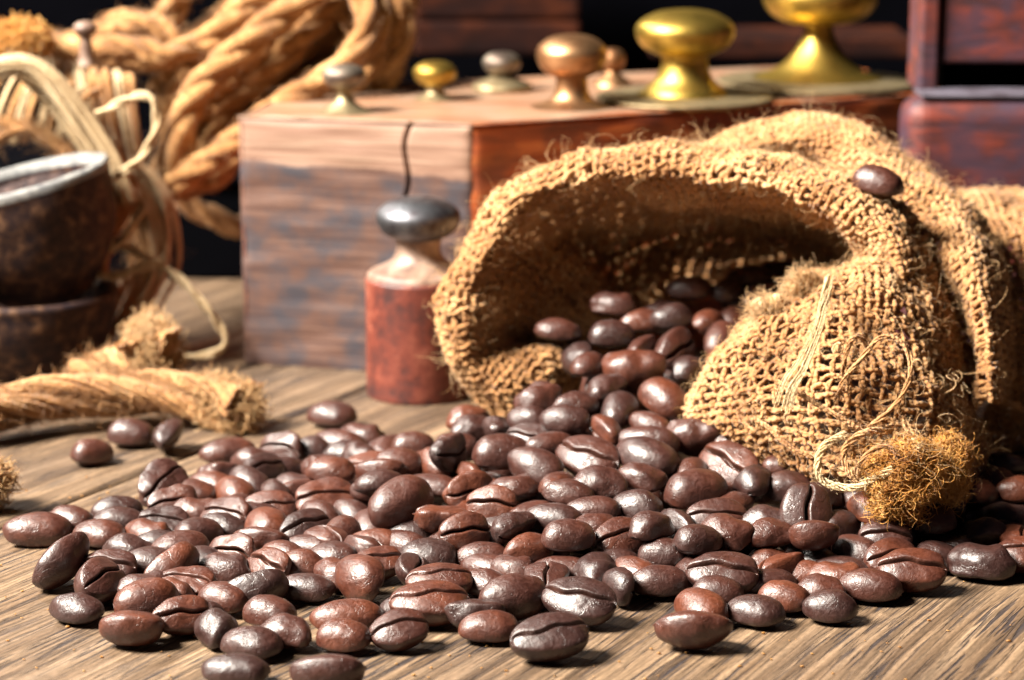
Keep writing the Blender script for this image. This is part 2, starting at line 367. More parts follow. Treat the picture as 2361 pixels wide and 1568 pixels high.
# ------------------------------------------------------------------ beans
def bean_mesh(seed, a=0.575, b=0.41, c1=0.40, c2=0.15, sway=0.03, bend=0.0, lump=0.05, groove=0.19, taper=0.08, gw=0.022):
    rs = random.Random(seed); nt_, nf = 34, 74
    th_ = np.linspace(0, np.pi, nt_); th_ = th_[1:-1]
    t = (np.arange(nf) - nf / 2) / (nf / 2); s = np.pi * (0.26 * t + 0.74 * t ** 3); ph = 1.5 * np.pi + s
    T, F = np.meshgrid(th_, ph, indexing='ij')
    r = np.sin(T) ** 0.82; x = a * np.cos(T)
    y = b * r * np.cos(F) * (1 + taper * x / a)
    sf = np.sin(F)
    z = np.where(sf > 0, c1 * r * np.abs(sf) ** 0.95, -c2 * r * np.abs(sf) ** 0.55)
    ys = sway * np.sin(x / a * 2.6 + seed) + sway * 0.5 * np.sin(x / a * 7 + seed * 2)
    d = (y - ys); low = np.clip(-sf, 0, 1) ** 0.5
    endf = np.clip(1 - (np.abs(x) / a) ** 6, 0, 1)
    g = np.exp(-(d / gw) ** 2) * low * endf
    z = z - 0.045 * np.exp(-(d / (0.6 * b)) ** 2) * low * r + groove * g
    z = z + 0.04 * (x / a) ** 2 * low                       # flat side curls slightly
    y = y + bend * (x / a) ** 2
    z = z - abs(bend) * 0.5 * (x / a) ** 2
    v = np.stack([x, y, z], -1)
    off = Vector((seed * 13.7, seed * 5.1, seed * 2.3))
    vv = v.reshape(-1, 3)
    for i in range(len(vv)):
        q = Vector(vv[i]); n = noise.noise(q * 2.1 + off) * lump + noise.noise(q * 5.0 + off) * lump * 0.35
        vv[i] = q * (1 + n * 1.7)
    mark = g.reshape(-1)
    e0 = vv.reshape(nt_ - 2, nf, 3)[0].mean(0); e1 = vv.reshape(nt_ - 2, nf, 3)[-1].mean(0)
    e0[0] = a * (1 + 0.01); e1[0] = -a * 1.01
    idx = np.arange((nt_ - 2) * nf).reshape(nt_ - 2, nf)
    A = idx[:-1]; Bq = np.roll(A, -1, 1); D = idx[1:]; Cq = np.roll(D, -1, 1)
    quads = np.stack([A, D, Cq, Bq], -1).reshape(-1, 4)
    n0 = len(vv); allv = np.vstack([vv, e0, e1])
    capf = []
    for j in range(nf):
        k = (j + 1) % nf
        capf.append([n0, idx[0, j], idx[0, k], idx[0, k]]); capf.append([n0 + 1, idx[-1, k], idx[-1, j], idx[-1, j]])
    me = bpy.data.meshes.new('coffee_bean')
    me.from_pydata([tuple(p) for p in allv], [], [tuple(q) for q in quads] + [tuple(q[:3]) for q in capf])
    at = me.attributes.new('mark', 'FLOAT', 'POINT'); at.data.foreach_set('value', np.concatenate([mark, [0, 0]]).astype(np.float32))
    me.polygons.foreach_set('use_smooth', np.ones(len(me.polygons), bool)); me.update()
    me.materials.append(M_bean)
    return me, allv
VAR = []
specs = [dict(), dict(a=0.60, b=0.38, sway=0.05), dict(a=0.53, b=0.42, c1=0.43), dict(bend=0.09, lump=0.12), dict(a=0.62, b=0.37, c1=0.36, taper=0.16),
         dict(a=0.55, b=0.40, groove=0.20, gw=0.030, lump=0.08), dict(a=0.50, b=0.41, c1=0.42, bend=-0.09, lump=0.13), dict(a=0.58, b=0.39, c1=0.35, lump=0.07, sway=0.07),
         dict(a=0.60, b=0.41, lump=0.15, bend=0.08, groove=0.2), dict(a=0.56, b=0.36, c1=0.38, taper=0.22, lump=0.06), dict(a=0.57, b=0.42, groove=0.19, gw=0.027, c2=0.18), dict(a=0.54, b=0.38, c1=0.45, lump=0.06)]
for i, s in enumerate(specs): VAR.append(bean_mesh(i + 1, **s))

K = 0.3764; KF = 0.24706
Z = {'A': (0, 977.6, K), 'B': (553.4, 977.6, K), 'C': (1106.8, 977.6, K), 'D': (1715.5, 977.6, K), 'F': (1199, 719.4, KF), 'E': (1014.6, 830, 0.2353), 'P': (0, 0, 1)}
# zone, x, y, width, yaw, roll [, pitch [, variant]]   roll 0 = dome up, +-180 = crease up
BE = [
('A',230,655,400,5,20,0,4),('A',440,610,230,-10,0),('A',365,830,300,48,120,22,7),('A',655,860,340,-5,-150,0,5),('A',630,690,290,-5,0),('A',905,690,310,-10,0),
('A',1180,700,300,25,0,0,2),('A',1340,650,210,-10,0),('A',975,600,290,-5,-150),('A',730,610,240,5,0),('A',720,540,230,15,0),('A',1390,540,240,-20,-140,0,8),
('A',1190,545,180,10,10),('A',1150,440,310,0,0),('A',1080,485,200,10,-120),('A',1000,350,280,35,-140,20,8),('A',1320,370,240,-10,0),('A',1510,370,210,-45,10,-20),
('A',1400,180,330,18,0,0,4),('A',1350,290,190,5,150),('A',1570,250,200,-10,0),('A',560,190,250,25,0),('A',800,75,280,0,0),('A',1045,75,170,80,-60),
('A',940,860,260,0,0),('A',1035,870,300,30,110,15,9),('A',1240,850,180,0,0),('A',1400,780,210,-20,-120),('A',1390,900,320,-5,0),('A',990,745,190,5,0),('A',820,770,210,-10,0),
('A',1100,970,360,-10,-160,0,8),('A',930,1035,200,25,0),('A',1095,1040,280,-25,15,0,6),('A',1370,1080,270,-12,0,0,2),('A',465,1150,335,-12,0,0,9),('A',815,1215,385,0,158,0,10),
('A',1130,1150,270,15,-130,0,5),('A',1200,1215,340,-5,8),('A',1345,1262,245,-40,15,0,6),('A',1540,1360,300,-8,0,0,0),('A',1445,1520,410,-3,0,0,4),('A',1530,1005,385,12,125,5,9),
('B',265,280,245,20,0),('B',270,130,180,-20,-120),('B',430,185,220,0,0),('B',500,280,220,-10,20),('B',740,95,300,-10,0),('B',650,195,200,0,20),('B',920,150,210,20,0),
('B',820,255,360,3,-150,0,1),('B',870,315,240,0,150),('B',1160,250,200,-55,0,-12),('B',1060,165,170,10,0),('B',1320,150,280,10,0),('B',1300,250,170,50,-100),('B',1405,275,200,-65,-100,0,5),
('B',1010,270,170,0,30),('B',222,455,200,-58,-40,-25,9),('B',360,405,260,5,0),('B',530,440,370,8,-145,0,8),('B',760,350,270,5,150),('B',560,355,150,0,0),
('B',680,570,215,-42,10,-10),('B',500,560,260,-45,-30),('B',410,620,300,25,-145,5,5),('B',130,690,350,-8,150,0,7),('B',90,590,240,10,0),('B',970,550,400,24,75,12,0),
('B',880,440,230,10,-20),('B',830,400,260,5,130),('B',1170,430,390,-8,-20,0,4),('B',1420,455,270,15,-100,0,8),('B',1240,590,270,0,170,0,8),('B',1380,670,245,15,-115,0,10),
('B',650,690,195,60,30,10),('B',830,720,190,0,0),('B',1030,690,310,0,0),('B',415,775,220,-10,0),('B',570,830,285,-10,10),('B',165,850,280,-30,-140,0,5),('B',290,805,280,-20,0),
('B',410,910,290,-5,0,0,11),('B',550,920,270,-18,0,0,8),('B',400,1015,345,-6,5,0,4),('B',850,840,310,14,-155,6,5),('B',1170,825,360,-5,12,0,10),('B',1480,835,355,5,0,0,1),
('B',1240,935,400,5,-165,0,1),('B',1165,1080,470,5,-160,0,1),('B',1480,1000,285,-15,0),('B',1425,1125,310,2,155,0,3),('B',180,1175,300,-12,0,0,2),('B',305,1295,312,-8,0,0,6),
('B',660,1195,440,8,0,0,4),('B',1040,1170,310,-12,0,0,0),('B',970,1248,340,10,-148,8,10),('B',630,1320,305,-5,0,0,2),('B',542,1485,450,2,150,0,1),('B',1525,1260,335,4,0,0,0),
('C',130,245,350,12,0,0,2),('C',320,280,330,-25,40,-10,9),('C',310,85,250,-15,-140),('C',645,200,430,-24,-145,-8,1),('C',430,150,180,20,0),('C',1035,115,365,-10,100,-6,4),
('C',1055,35,240,-45,60,-15,9),('C',1065,245,415,-22,0,-6,1),('C',1340,100,330,-8,110,0,3),('C',1490,110,130,60,0),('C',1490,270,370,-32,-135,-12,5),('C',1285,270,160,70,0),
('C',720,395,345,2,0,0,6),('C',970,360,290,-15,0,0,3),('C',500,395,190,60,0),('C',180,420,240,15,-20,0,8),('C',330,530,250,20,0),('C',85,560,270,-8,-120,0,10),
('C',1320,462,440,17,0,6,2),('C',1585,480,170,50,-40,0,5),('C',1680,440,150,70,0),('C',490,610,290,-12,20,0,4),('C',950,540,300,-18,0,0,11),('C',690,560,240,0,0),
('C',1185,650,215,-60,-100,-10,5),('C',850,700,320,18,-135,4,10),('C',1485,620,360,2,-140,0,0),('C',310,752,290,22,10,0,9),('C',530,750,320,10,0,0,2),('C',700,640,220,10,0),
('C',220,685,230,30,-50),('C',1130,765,280,-5,0),('C',1500,752,335,-20,20,0,3),('C',1480,895,420,-5,-150,0,5),('C',830,875,350,0,0,0,0),('C',1150,850,355,5,5,0,7),
('C',510,905,370,-3,0,0,4),('C',190,912,322,-10,-12,0,8),('C',1105,980,375,6,0,0,1),('C',870,975,165,-75,80,0,9),('C',605,1065,440,-16,-150,-4,1),('C',290,1060,310,-5,8,0,6),
('C',430,1285,460,10,-155,5,1),('C',1300,1222,460,-2,150,0,7),('C',1455,1045,275,-3,0,0,2),('C',1315,790,120,20,0),('C',1035,720,160,40,0),('C',520,500,220,0,0),
('D',70,1165,330,-13,0,0,0),('D',245,1080,275,-12,0,0,2),('D',155,975,275,10,0),('D',530,1145,300,-6,0,0,11),('D',475,1045,255,-5,0,0,6),('D',775,1012,382,-8,0,0,1),
('D',365,928,298,-6,0,0,7),('D',590,900,340,-14,0,0,4),('D',165,870,200,0,0),('D',420,812,310,4,0),('D',400,748,260,3,150),('D',1030,868,402,-3,-148,0,5),
('D',1460,860,412,-3,0,0,8),('D',690,790,275,-32,55,-8,0),('D',835,728,260,-3,-135,0,10),('D',1260,775,320,-10,0),('D',1390,685,340,12,-40,0,8),('D',1125,655,350,0,0),
('D',1600,715,300,0,0,0,6),('D',1690,620,240,0,0),('D',1690,790,200,-5,-150),('D',520,500,200,40,0,-15),('D',150,755,245,10,-12,0,6),('D',110,620,210,-10,0),
('D',620,645,175,55,0,0,9),('D',785,612,190,-55,0,-8,0),('D',650,520,200,-35,0),('D',895,640,170,-45,0),('D',545,415,250,-12,0,0,8),('D',270,412,325,8,10,0,3),
('D',280,292,325,6,-30,0,6),('D',1200,580,250,5,0),('D',1540,560,260,-5,0),('D',1400,500,260,10,0),('D',1580,270,260,0,-20),('D',1450,590,250,10,0),('D',1680,480,250,5,0),('D',1330,400,240,10,0),('D',1500,380,250,30,0),('D',780,470,200,10,0),('D',960,560,240,-10,0),
('F',850,250,420,10,0,0,2),('F',1050,560,610,-4,100,0,3),('F',1430,350,400,55,-115,15,5),('F',1850,250,330,58,40,25,1),('F',1340,850,470,-42,0,-20,2),('F',925,935,345,72,0,20,0),
('F',790,770,270,30,-30,10,6),('F',540,880,370,15,0,0,9),('F',170,870,370,12,60,8,3),('F',430,1040,405,-10,60,0,7),('F',745,1130,300,-62,-80,-15,5),
('F',350,200,260,0,0),('F',640,520,230,60,0),('F',1200,380,240,60,-90),('F',1750,130,280,40,40),('F',1400,90,320,10,0),('F',100,1015,250,-18,20),('F',1150,60,300,10,0),('F',900,20,300,0,0),
('F',1950,-200,280,20,0),('F',1600,-180,300,0,0),('F',2150,-260,260,10,0),('F',2380,-330,260,10,0),('F',2640,-420,250,10,0),('F',1900,480,260,30,0),('F',1600,560,260,60,0),('F',2250,-60,260,30,0),('F',2550,-200,260,30,0),
('E',290,610,360,25,0),('E',330,740,280,10,0),('E',560,740,250,-75,-60,0,6),
]
LOOSE = [('P',766,962,113,-8,0,0,0)]
hz_Y = [30, 39.3, 41.5, 43.5, 45, 47, 49, 51, 54]; hz_z = [0.32, 0.36, 0.75, 1.12, 1.5, 2.15, 2.9, 3.5, 3.9]
def heap(X, Y):
    z = np.interp(Y, hz_Y, hz_z)
    g = np.interp(X, [-6, -3.2, -0.5, 1.2, 6.0, 8.0, 10.5], [0.02, 0.22, 0.62, 1.0, 0.85, 0.30, 0.22])
    if Y > 45: g = np.interp(X, [-3.6, -2.4, -0.6, 0.8, 6.0, 8.0], [0.01, 0.10, 0.5, 1.0, 0.9, 0.3])
    return 0.32 + (z - 0.32) * g
def surf_hit(px, py):
    x, a, b = ray(px, py); pY = 30.0
    while pY < 62:
        t = pY / a
        if CAMH + b * t < heap(x * t, pY): break
        pY += 0.05
    t = pY / a
    return np.array([x * t, pY, CAMH + b * t])
beans = []
def rotm(yaw, roll, pitch): return Matrix.Rotation(R(yaw), 3, 'Z') @ Matrix.Rotation(R(-pitch), 3, 'Y') @ Matrix.Rotation(R(roll), 3, 'X')
for k, e in enumerate(BE + LOOSE):
    zn, x, y, wd, yaw, roll = e[:6]; pitch = e[6] if len(e) > 6 else random.uniform(-5, 5); var = e[7] if len(e) > 7 else random.randrange(12)
    x0, y0, s = Z[zn]; px, py, wpx = x0 + x * s, y0 + y * s, wd * s
    p = surf_hit(px, py); 
    yawg = yaw * (1.0 if abs(yaw) > 40 else 1.5)                # image tilt to tilt on the table
    yawg = max(-80, min(80, yawg))
    Rm = rotm(yawg, roll, pitch); Rn = np.array(Rm)
    vv = VAR[var][1] @ Rn.T
    ext = vv[:, 0].max() - vv[:, 0].min()
    s_ = min(1.16, max(0.86, 1.06 * wpx / pxcm(p[1], p[2]) / ext))
    beans.append(dict(p=p, R=Rm, s=s_, var=var, px=px, py=py, roll=roll, yaw=yaw, fill=False, zmin=vv[:, 2].min() * s_, zmax=vv[:, 2].max() * s_))
for b in beans:                                                  # beans lying on the table touch it
    b['low'] = heap(b['p'][0], b['p'][1]) < 0.50
    if b['low']:
        zc = -b['zmin'] + 0.003
        b['p'] = np.array(G(b['px'], b['py'] + 2, max(0.1, (zc + 0.0)))) ; b['p'][2] = zc
# fillers under the upper layer
vis = np.array([b['p'] for b in beans])
cnt = 0
for gy in np.arange(37.5, 55, 0.72):
    for gx in np.arange(-7, 13, 0.85):
        X = gx + random.uniform(-.2, .2); Y = gy + random.uniform(-.2, .2)
        d = np.hypot(vis[:, 0] - X, vis[:, 1] - Y); 
        if np.sort(d)[1] > 0.95 or (d < 1.6).sum() < 5: continue
        if abs(X - beans[-1]['p'][0]) < 1.2 and abs(Y - beans[-1]['p'][1]) < 1.2: continue
        hz = heap(X, Y); lv = hz - 0.42
        if lv < 0.30: lv = 0.27
        if hz < 0.40 and d.min() < 0.62: continue
        z0s = [lv] + ([lv - 0.5] if lv > 0.9 else [])
        for z0 in z0s[:1]:
            var = random.randrange(12); roll = random.choice([0, 0, 180, 150, -140, 60]); Rm = rotm(random.uniform(-90, 90), roll, random.uniform(-18, 18) if z0 > 0.4 else 0)
            vv = VAR[var][1] @ np.array(Rm).T; s_ = random.uniform(0.86, 1.05)
            beans.append(dict(p=np.array([X, Y, z0]), R=Rm, s=s_, var=var, px=0, py=0, roll=roll, yaw=0, fill=True, low=z0 < 0.35, zmin=vv[:, 2].min() * s_, zmax=vv[:, 2].max() * s_)); cnt += 1
# push overlapping beans apart a little
NB = len(beans); pos = np.array([b['p'] for b in beans]); org = pos.copy()
ax = np.array([np.array(b['R'])[:, 0] for b in beans]); ss = np.array([b['s'] for b in beans]); fill = np.array([b['fill'] for b in beans])
wgt = np.where(fill, 3.0, 1.0)
for it in range(44):
    sph = np.concatenate([pos + ax * (o * ss)[:, None] for o in (-0.27, 0, 0.27)]); rad = np.concatenate([0.28 * ss, 0.34 * ss, 0.28 * ss])
    own = np.tile(np.arange(NB), 3)
    D = sph[:, None, :] - sph[None, :, :]; dd = np.sqrt((D ** 2).sum(-1)) + 1e-6
    ov = rad[:, None] + rad[None, :] - dd; ov[own[:, None] == own[None, :]] = 0; ov = np.clip(ov, 0, None)
    ws = wgt[own]; fr = ws[:, None] / (ws[:, None] + ws[None, :])
    push = (D / dd[..., None]) * (ov * fr * 0.5)[..., None]
    mv = np.zeros_like(pos); np.add.at(mv, own, push.sum(1)); mv = np.clip(mv, -0.12, 0.12)
    pos += mv * np.array([0.8, 1.0, 1.0])
    pos[~fill] += (org - pos)[~fill] * 0.09
    pos[fill] += (org - pos)[fill] * 0.02
    for i, b in enumerate(beans): pos[i, 2] = max(pos[i, 2], -b['zmin'] + 0.002)
for i, b in enumerate(beans):
    if b['low']: pos[i, 2] = -b['zmin'] + 0.002
    b['p'] = pos[i]
print('beans', NB, 'fillers', cnt)
ORD = ['leftmost', 'second from the left', 'third from the left', 'fourth from the left', 'fifth from the left', 'sixth from the left', 'seventh from the left', 'eighth from the left', 'ninth from the left'] + [w_ + ' from the left' for w_ in ('tenth', 'eleventh', 'twelfth', 'thirteenth', 'fourteenth', 'fifteenth', 'sixteenth')]
def facing(b):
    r = abs(b['roll'])
    return 'crease-up' if r > 125 else ('side-lying' if r > 35 else 'dome-up')
def zone(b):
    x, y = b['px'], b['py']
    if y < 880 and x > 1240: return 'deep inside the mouth of the burlap sack', 'beans inside the sack mouth'
    if 1150 < x < 1750 and y < 985: return 'spilling over the sack mouth edge', 'beans spilling from the sack mouth'
    if x < 1190 and y < 1020: return 'back edge of spill beside red weight', 'beans at the back edge of the spill'
    row = 'front edge' if y > 1440 else ('second rank' if y > 1340 else ('middle' if y > 1200 else 'rear'))
    col = 'far left end' if x < 330 else ('left part' if x < 640 else ('left centre' if x < 950 else ('centre' if x < 1270 else ('below the sack mouth' if x < 1620 else ('below the sack lip' if x < 1950 else ('below the orange tuft' if x < 2150 else 'far right end'))))))
    return f'{row} of spill, {col}', 'beans of the spilled heap'
bins = {}
for b in beans:
    if b['fill']: continue
    z, g = zone(b); bins.setdefault((z, facing(b)), []).append(b); b['group'] = g; b['zone'] = z
for (z, fc), l in bins.items():
    l.sort(key=lambda b: b['px'])
    for i, b in enumerate(l):
        o = 'only' if len(l) == 1 else ('rightmost' if i == len(l) - 1 else ORD[min(i, 15)])
        b['label'] = f'{fc} coffee bean, {o}, {z}'
special = {}
def setlab(zn, x, y, text):
    x0, y0, s = Z[zn]; px, py = x0 + x * s, y0 + y * s
    b = min((b for b in beans if not b['fill']), key=lambda b: math.hypot(b['px'] - px, b['py'] - py)); b['label'] = text
setlab('A', 230, 655, 'long dark coffee bean at the far left tip of the spill')
setlab('A', 365, 830, 'dark coffee bean leaning on edge at the left tip of the spill')
setlab('A', 655, 860, 'fat crease-up coffee bean beside the leaning bean at the left tip')
setlab('A', 560, 190, 'leftmost of three loose coffee beans lying below the frayed rope end')
setlab('A', 800, 75, 'middle one of three loose coffee beans below the frayed rope end')
setlab('A', 1045, 75, 'end-on rightmost of three loose coffee beans below the frayed rope end')
setlab('A', 465, 1150, 'single dome-up coffee bean leftmost in the front row on bare wood')
setlab('A', 815, 1215, 'bowl-like coffee bean resting on its dome in the front row at left')
setlab('A', 1445, 1520, 'coffee bean cut by the bottom edge of the photo, left of the flat-topped one')
setlab('B', 542, 1485, 'flat-topped coffee bean lying on its dome at the bottom edge of the photo')
setlab('B', 970, 1248, 'coffee bean with a notched crease facing up, middle of the front row')
setlab('B', 400, 1015, 'smooth dome-up coffee bean with bare wood to its right, left centre')
setlab('B', 970, 550, 'long dark coffee bean leaning up to the right over its neighbours')
setlab('C', 430, 1285, 'crease-up coffee bean tilted up to the right, foremost at the centre')
setlab('C', 1300, 1222, 'thin-rimmed coffee bean on its dome, isolated on wood right of centre')
setlab('C', 1105, 980, 'broad smooth dome-up coffee bean at the bare wood notch')
setlab('C', 645, 200, 'long reddish crease-up coffee bean sloping down right, mid heap')
setlab('C', 1065, 245, 'long smooth reddish dome-up coffee bean right of the long crease-up one')
setlab('C', 1320, 462, 'largest smooth dome-up coffee bean under the sack lip')
setlab('C', 1490, 270, 'reddish crease-up coffee bean touching the burlap lip')
setlab('D', 775, 1012, 'dome-up coffee bean at the right tip of the front edge casting a shadow')
setlab('D', 1030, 868, 'crease-up coffee bean with straight slit below the orange tuft')
setlab('D', 1460, 860, 'large dome-up coffee bean at the lower right by the frame edge')
setlab('F', 1340, 850, 'glossy dome-up coffee bean sliding out of the sack mouth')
setlab('F', 1430, 350, 'coffee bean with open crease inside the sack mouth')
setlab('F', 1050, 560, 'kidney-shaped reddish coffee bean lying across the sack mouth')
beans[len(BE)]['label'] = 'lone coffee bean on the table in front of the red weight'; beans[len(BE)]['group'] = 'loose beans on the table'
def place_bean(p, Rm, s, var, label, group):
    o = link('coffee_bean', VAR[var][0], label=label, category='coffee bean', group=group)
    o.matrix_world = Matrix.Translation(Vector(p)) @ Rm.to_4x4() @ Matrix.Scale(s, 4)
    return o
for b in beans:
    if b['fill']: place_bean(b['p'], b['R'], b['s'], b['var'], 'dark roasted coffee bean half buried beneath the top layer of the heap', 'beans buried in the heap')
    else: place_bean(b['p'], b['R'], b['s'], b['var'], b['label'], b['group'])
# the big upright bean with its open crease towards the viewer
x0, y0, s = Z['D']; q = surf_hit(x0 + 380 * s, y0 + 600 * s); q = np.array(P(x0 + 378 * s, y0 + 566 * s, q[1] - 0.35))
zc = Vector((-0.12, 0.80, -0.45)).normalized(); xa = Vector((0.14, 0.45, 0.85)); xa = (xa - xa.dot(zc) * zc).normalized(); ya = zc.cross(xa)
Rm = Matrix((xa, ya, zc)).transposed()
place_bean(q, Rm, 1.12, 10, 'large coffee bean standing upright with its dark open crease facing the viewer', 'beans of the spilled heap')
q = P(2022, 430, 46.9); place_bean(q, rotm(-25, 0, -10), 0.98, 2, 'single coffee bean lodged in the fold on top of the burlap sack', 'beans on the sack')

# ------------------------------------------------------------------ burlap
SP = 0.182
def grid_patch(rows, res=90, disp=0.10, seed=0):
    A = np.array([[P(*q) for q in r] for r in rows])
    A1 = np.array([crom(r, res) for r in A])
    A2 = np.array([crom(A1[:, j], res) for j in range(res)]).transpose(1, 0, 2)
    def nrm(S):
        du = np.gradient(S, axis=1); dv = np.gradient(S, axis=0); n = np.cross(du, dv); n /= np.linalg.norm(n, axis=2, keepdims=True) + 1e-9
        return n
    n = nrm(A2)
    if disp:
        off = Vector((seed * 7.3, seed * 3.1, 0))
        dz = np.array([[noise.noise(Vector(q) * 0.85 + off) * disp + noise.noise(Vector(q) * 2.1 + off) * disp * 0.45 for q in r] for r in A2])
        A2 = A2 + n * dz[..., None]; n = nrm(A2)
    return A2, n
def bil(S, u, v):
    H, W_ = S.shape[:2]; x = np.clip(u, 0, 1) * (W_ - 1.001); y = np.clip(v, 0, 1) * (H - 1.001); i = x.astype(int); j = y.astype(int); fx = (x - i)[..., None]; fy = (y - j)[..., None]
    return (S[j, i] * (1 - fx) + S[j, i + 1] * fx) * (1 - fy) + (S[j + 1, i] * (1 - fx) + S[j + 1, i + 1] * fx) * fy
def weave(S, n, geo, sp=SP, amp=0.037, rad=0.060):
    lu = np.linalg.norm(np.diff(S, axis=1), axis=2).sum(1).mean(); lv = np.linalg.norm(np.diff(S, axis=0), axis=2).sum(0).mean()
    nu, nv = int(lu / sp), int(lv / sp)
    for d in (0, 1):
        na, nb = (nv, nu) if d == 0 else (nu, nv)           # na yarns, nb crossings along each
        m = nb * 4 + 1
        s = np.linspace(0, 1, m)[None, :].repeat(na, 0); c = ((np.arange(na) + 0.5) / na)[:, None].repeat(m, 1)
        k = np.arange(m) / 4.0
        ph = np.pi * (k[None, :] - 0.5 + np.arange(na)[:, None] + (0 if d == 0 else 1))
        off = amp * np.cos(ph)
        # hand-spun irregularity
        wob = np.cumsum(rng.normal(0, 1, (na, m)), axis=1); wob -= np.linspace(0, 1, m)[None, :] * wob[:, -1:]; wob = wob / (np.sqrt(m) * 1.2) * 0.45 / na
        jit = rng.normal(0, 0.075 / na, (na, m)); jit = (jit + np.roll(jit, 1, 1) + np.roll(jit, -1, 1)) / 2
        c = c + wob + jit
        u, v = (s, c) if d == 0 else (c, s)
        Pn = bil(n, u, v); Q = bil(S, u, v) + Pn * (off + rng.normal(0, 0.006, off.shape))[..., None]
        rr = rad * (rng.uniform(0.80, 1.22, (na, 1)) + rng.normal(0, 0.06, (na, m)))
        t = np.gradient(Q, axis=1); Ls = np.concatenate([np.zeros((na, 1)), np.cumsum(np.linalg.norm(np.diff(Q, axis=1), axis=2), axis=1)], 1)
        t /= np.linalg.norm(t, axis=2, keepdims=True) + 1e-9; bi = np.cross(t, Pn); bi /= np.linalg.norm(bi, axis=2, keepdims=True) + 1e-9
        tw = Ls * 2 * np.pi / 0.85 + rng.uniform(0, 6.28, (na, 1)) + np.cumsum(rng.normal(0, 0.10, (na, m)), 1)
        for pl in (0, np.pi):
            o_ = (np.cos(tw + pl)[..., None] * bi + np.sin(tw + pl)[..., None] * Pn) * (rr * 0.40)[..., None]
            geo.add(tubes(Q + o_, rr * 0.68, 5, Pn))
def fuzz(S, n, geo, dens=45, length=(0.12, 0.45), r=0.0042, lift=0.7, seg=6, both=True, curl=0.55, col=None):
    du = np.linalg.norm(np.diff(S, axis=1), axis=2).sum(1).mean(); dv = np.linalg.norm(np.diff(S, axis=0), axis=2).sum(0).mean()
    N_ = int(du * dv * dens); u = rng.uniform(0, 1, N_); v = rng.uniform(0, 1, N_)
    p = bil(S, u, v); q = bil(n, u, v); sg = np.where(rng.uniform(size=N_) < 0.5, 1, -1)[:, None] if both else 1
    q = q * sg
    d = q * lift + rng.normal(0, 0.75, (N_, 3)); d /= np.linalg.norm(d, axis=1, keepdims=True)
    L_ = rng.uniform(length[0], length[1], N_) ** 1.0
    hair(p + q * 0.06, d, L_, geo, r, seg, curl)
def hair(p, d, L_, geo, r=0.004, seg=6, curl=0.5):
    N_ = len(p); path = [p]; step = (L_ / seg)[:, None]; w0 = rng.normal(0, 1, (N_, 3)) * curl
    for k in range(seg):
        d = d + np.cross(w0, d) * 0.75 + rng.normal(0, 0.12, (N_, 3)); d /= np.linalg.norm(d, axis=1, keepdims=True)
        path.append(path[-1] + d * step)
    rr = r * np.linspace(1.0, 0.45, seg + 1)[None, :] * rng.uniform(0.7, 1.4, (N_, 1))
    geo.add(tubes(np.stack(path, 1), rr, 3))

sack = thing('burlap_sack', 'coarse tan burlap sack lying open with frayed folded mouth, beans pouring out', 'sack', loc=P(1900, 900, 48))
sack.location = (0, 0, 0)
rim = [
 [(1500,760,58),(1500,740,59),(1540,720,60),(1560,700,60),(1580,690,60),(1600,680,61),(1640,670,61),(1680,660,61),(1720,655,61),(1780,650,60),(1840,640,59),(1900,640,57)],
 [(1352,925,50.2),(1335,830,50.6),(1380,775,53),(1440,740,51.3),(1462,705,55.5),(1500,690,56),(1560,660,57),(1650,640,57),(1740,620,57),(1830,600,56.5),(1900,600,55),(1960,610,52)],
 [(1300,900,49.0),(1265,800,49.6),(1240,775,51.2),(1290,690,50.2),(1310,600,53.3),(1400,580,53.4),(1500,550,53.8),(1620,535,53.5),(1740,525,53),(1850,520,52),(1940,530,50),(1990,590,48)],
 [(1215,950,48.8),(1180,850,48.8),(1130,780,49.3),(1140,685,49.2),(1212,582,49.9),(1290,490,50.2),(1430,455,49.9),(1620,455,49.4),(1790,475,48.6),(1930,520,47.5),(2000,580,46.5),(2010,660,46)],
 [(1180,990,49.3),(1130,905,48.9),(1072,800,48.8),(1055,690,48.8),(1130,565,48.8),(1240,435,48.7),(1400,405,48.3),(1600,400,47.8),(1790,425,47),(1960,480,46.2),(2060,570,45.4),(2090,690,45)],
 [(1160,1000,50),(1098,910,49.8),(1035,810,49.6),(1015,700,49.6),(1085,555,49.8),(1205,412,49.8),(1390,357,49.5),(1600,335,49.2),(1800,368,48.6),(1990,428,47.8),(2110,530,46.8),(2150,680,46.2)],
 [(1190,1000,51),(1130,915,51.2),(1080,830,52),(1070,720,52),(1140,600,52.5),(1250,450,52.5),(1410,395,52),(1610,370,51.8),(1810,395,51.5),(2010,450,50),(2130,550,48.8),(2170,700,48)],
 [(1240,1010,53),(1200,930,54),(1170,860,54),(1160,780,55),(1220,680,55.5),(1320,560,55.5),(1460,500,55),(1640,480,55),(1830,490,54.5),(2030,520,53),(2150,600,51),(2190,730,50)]]
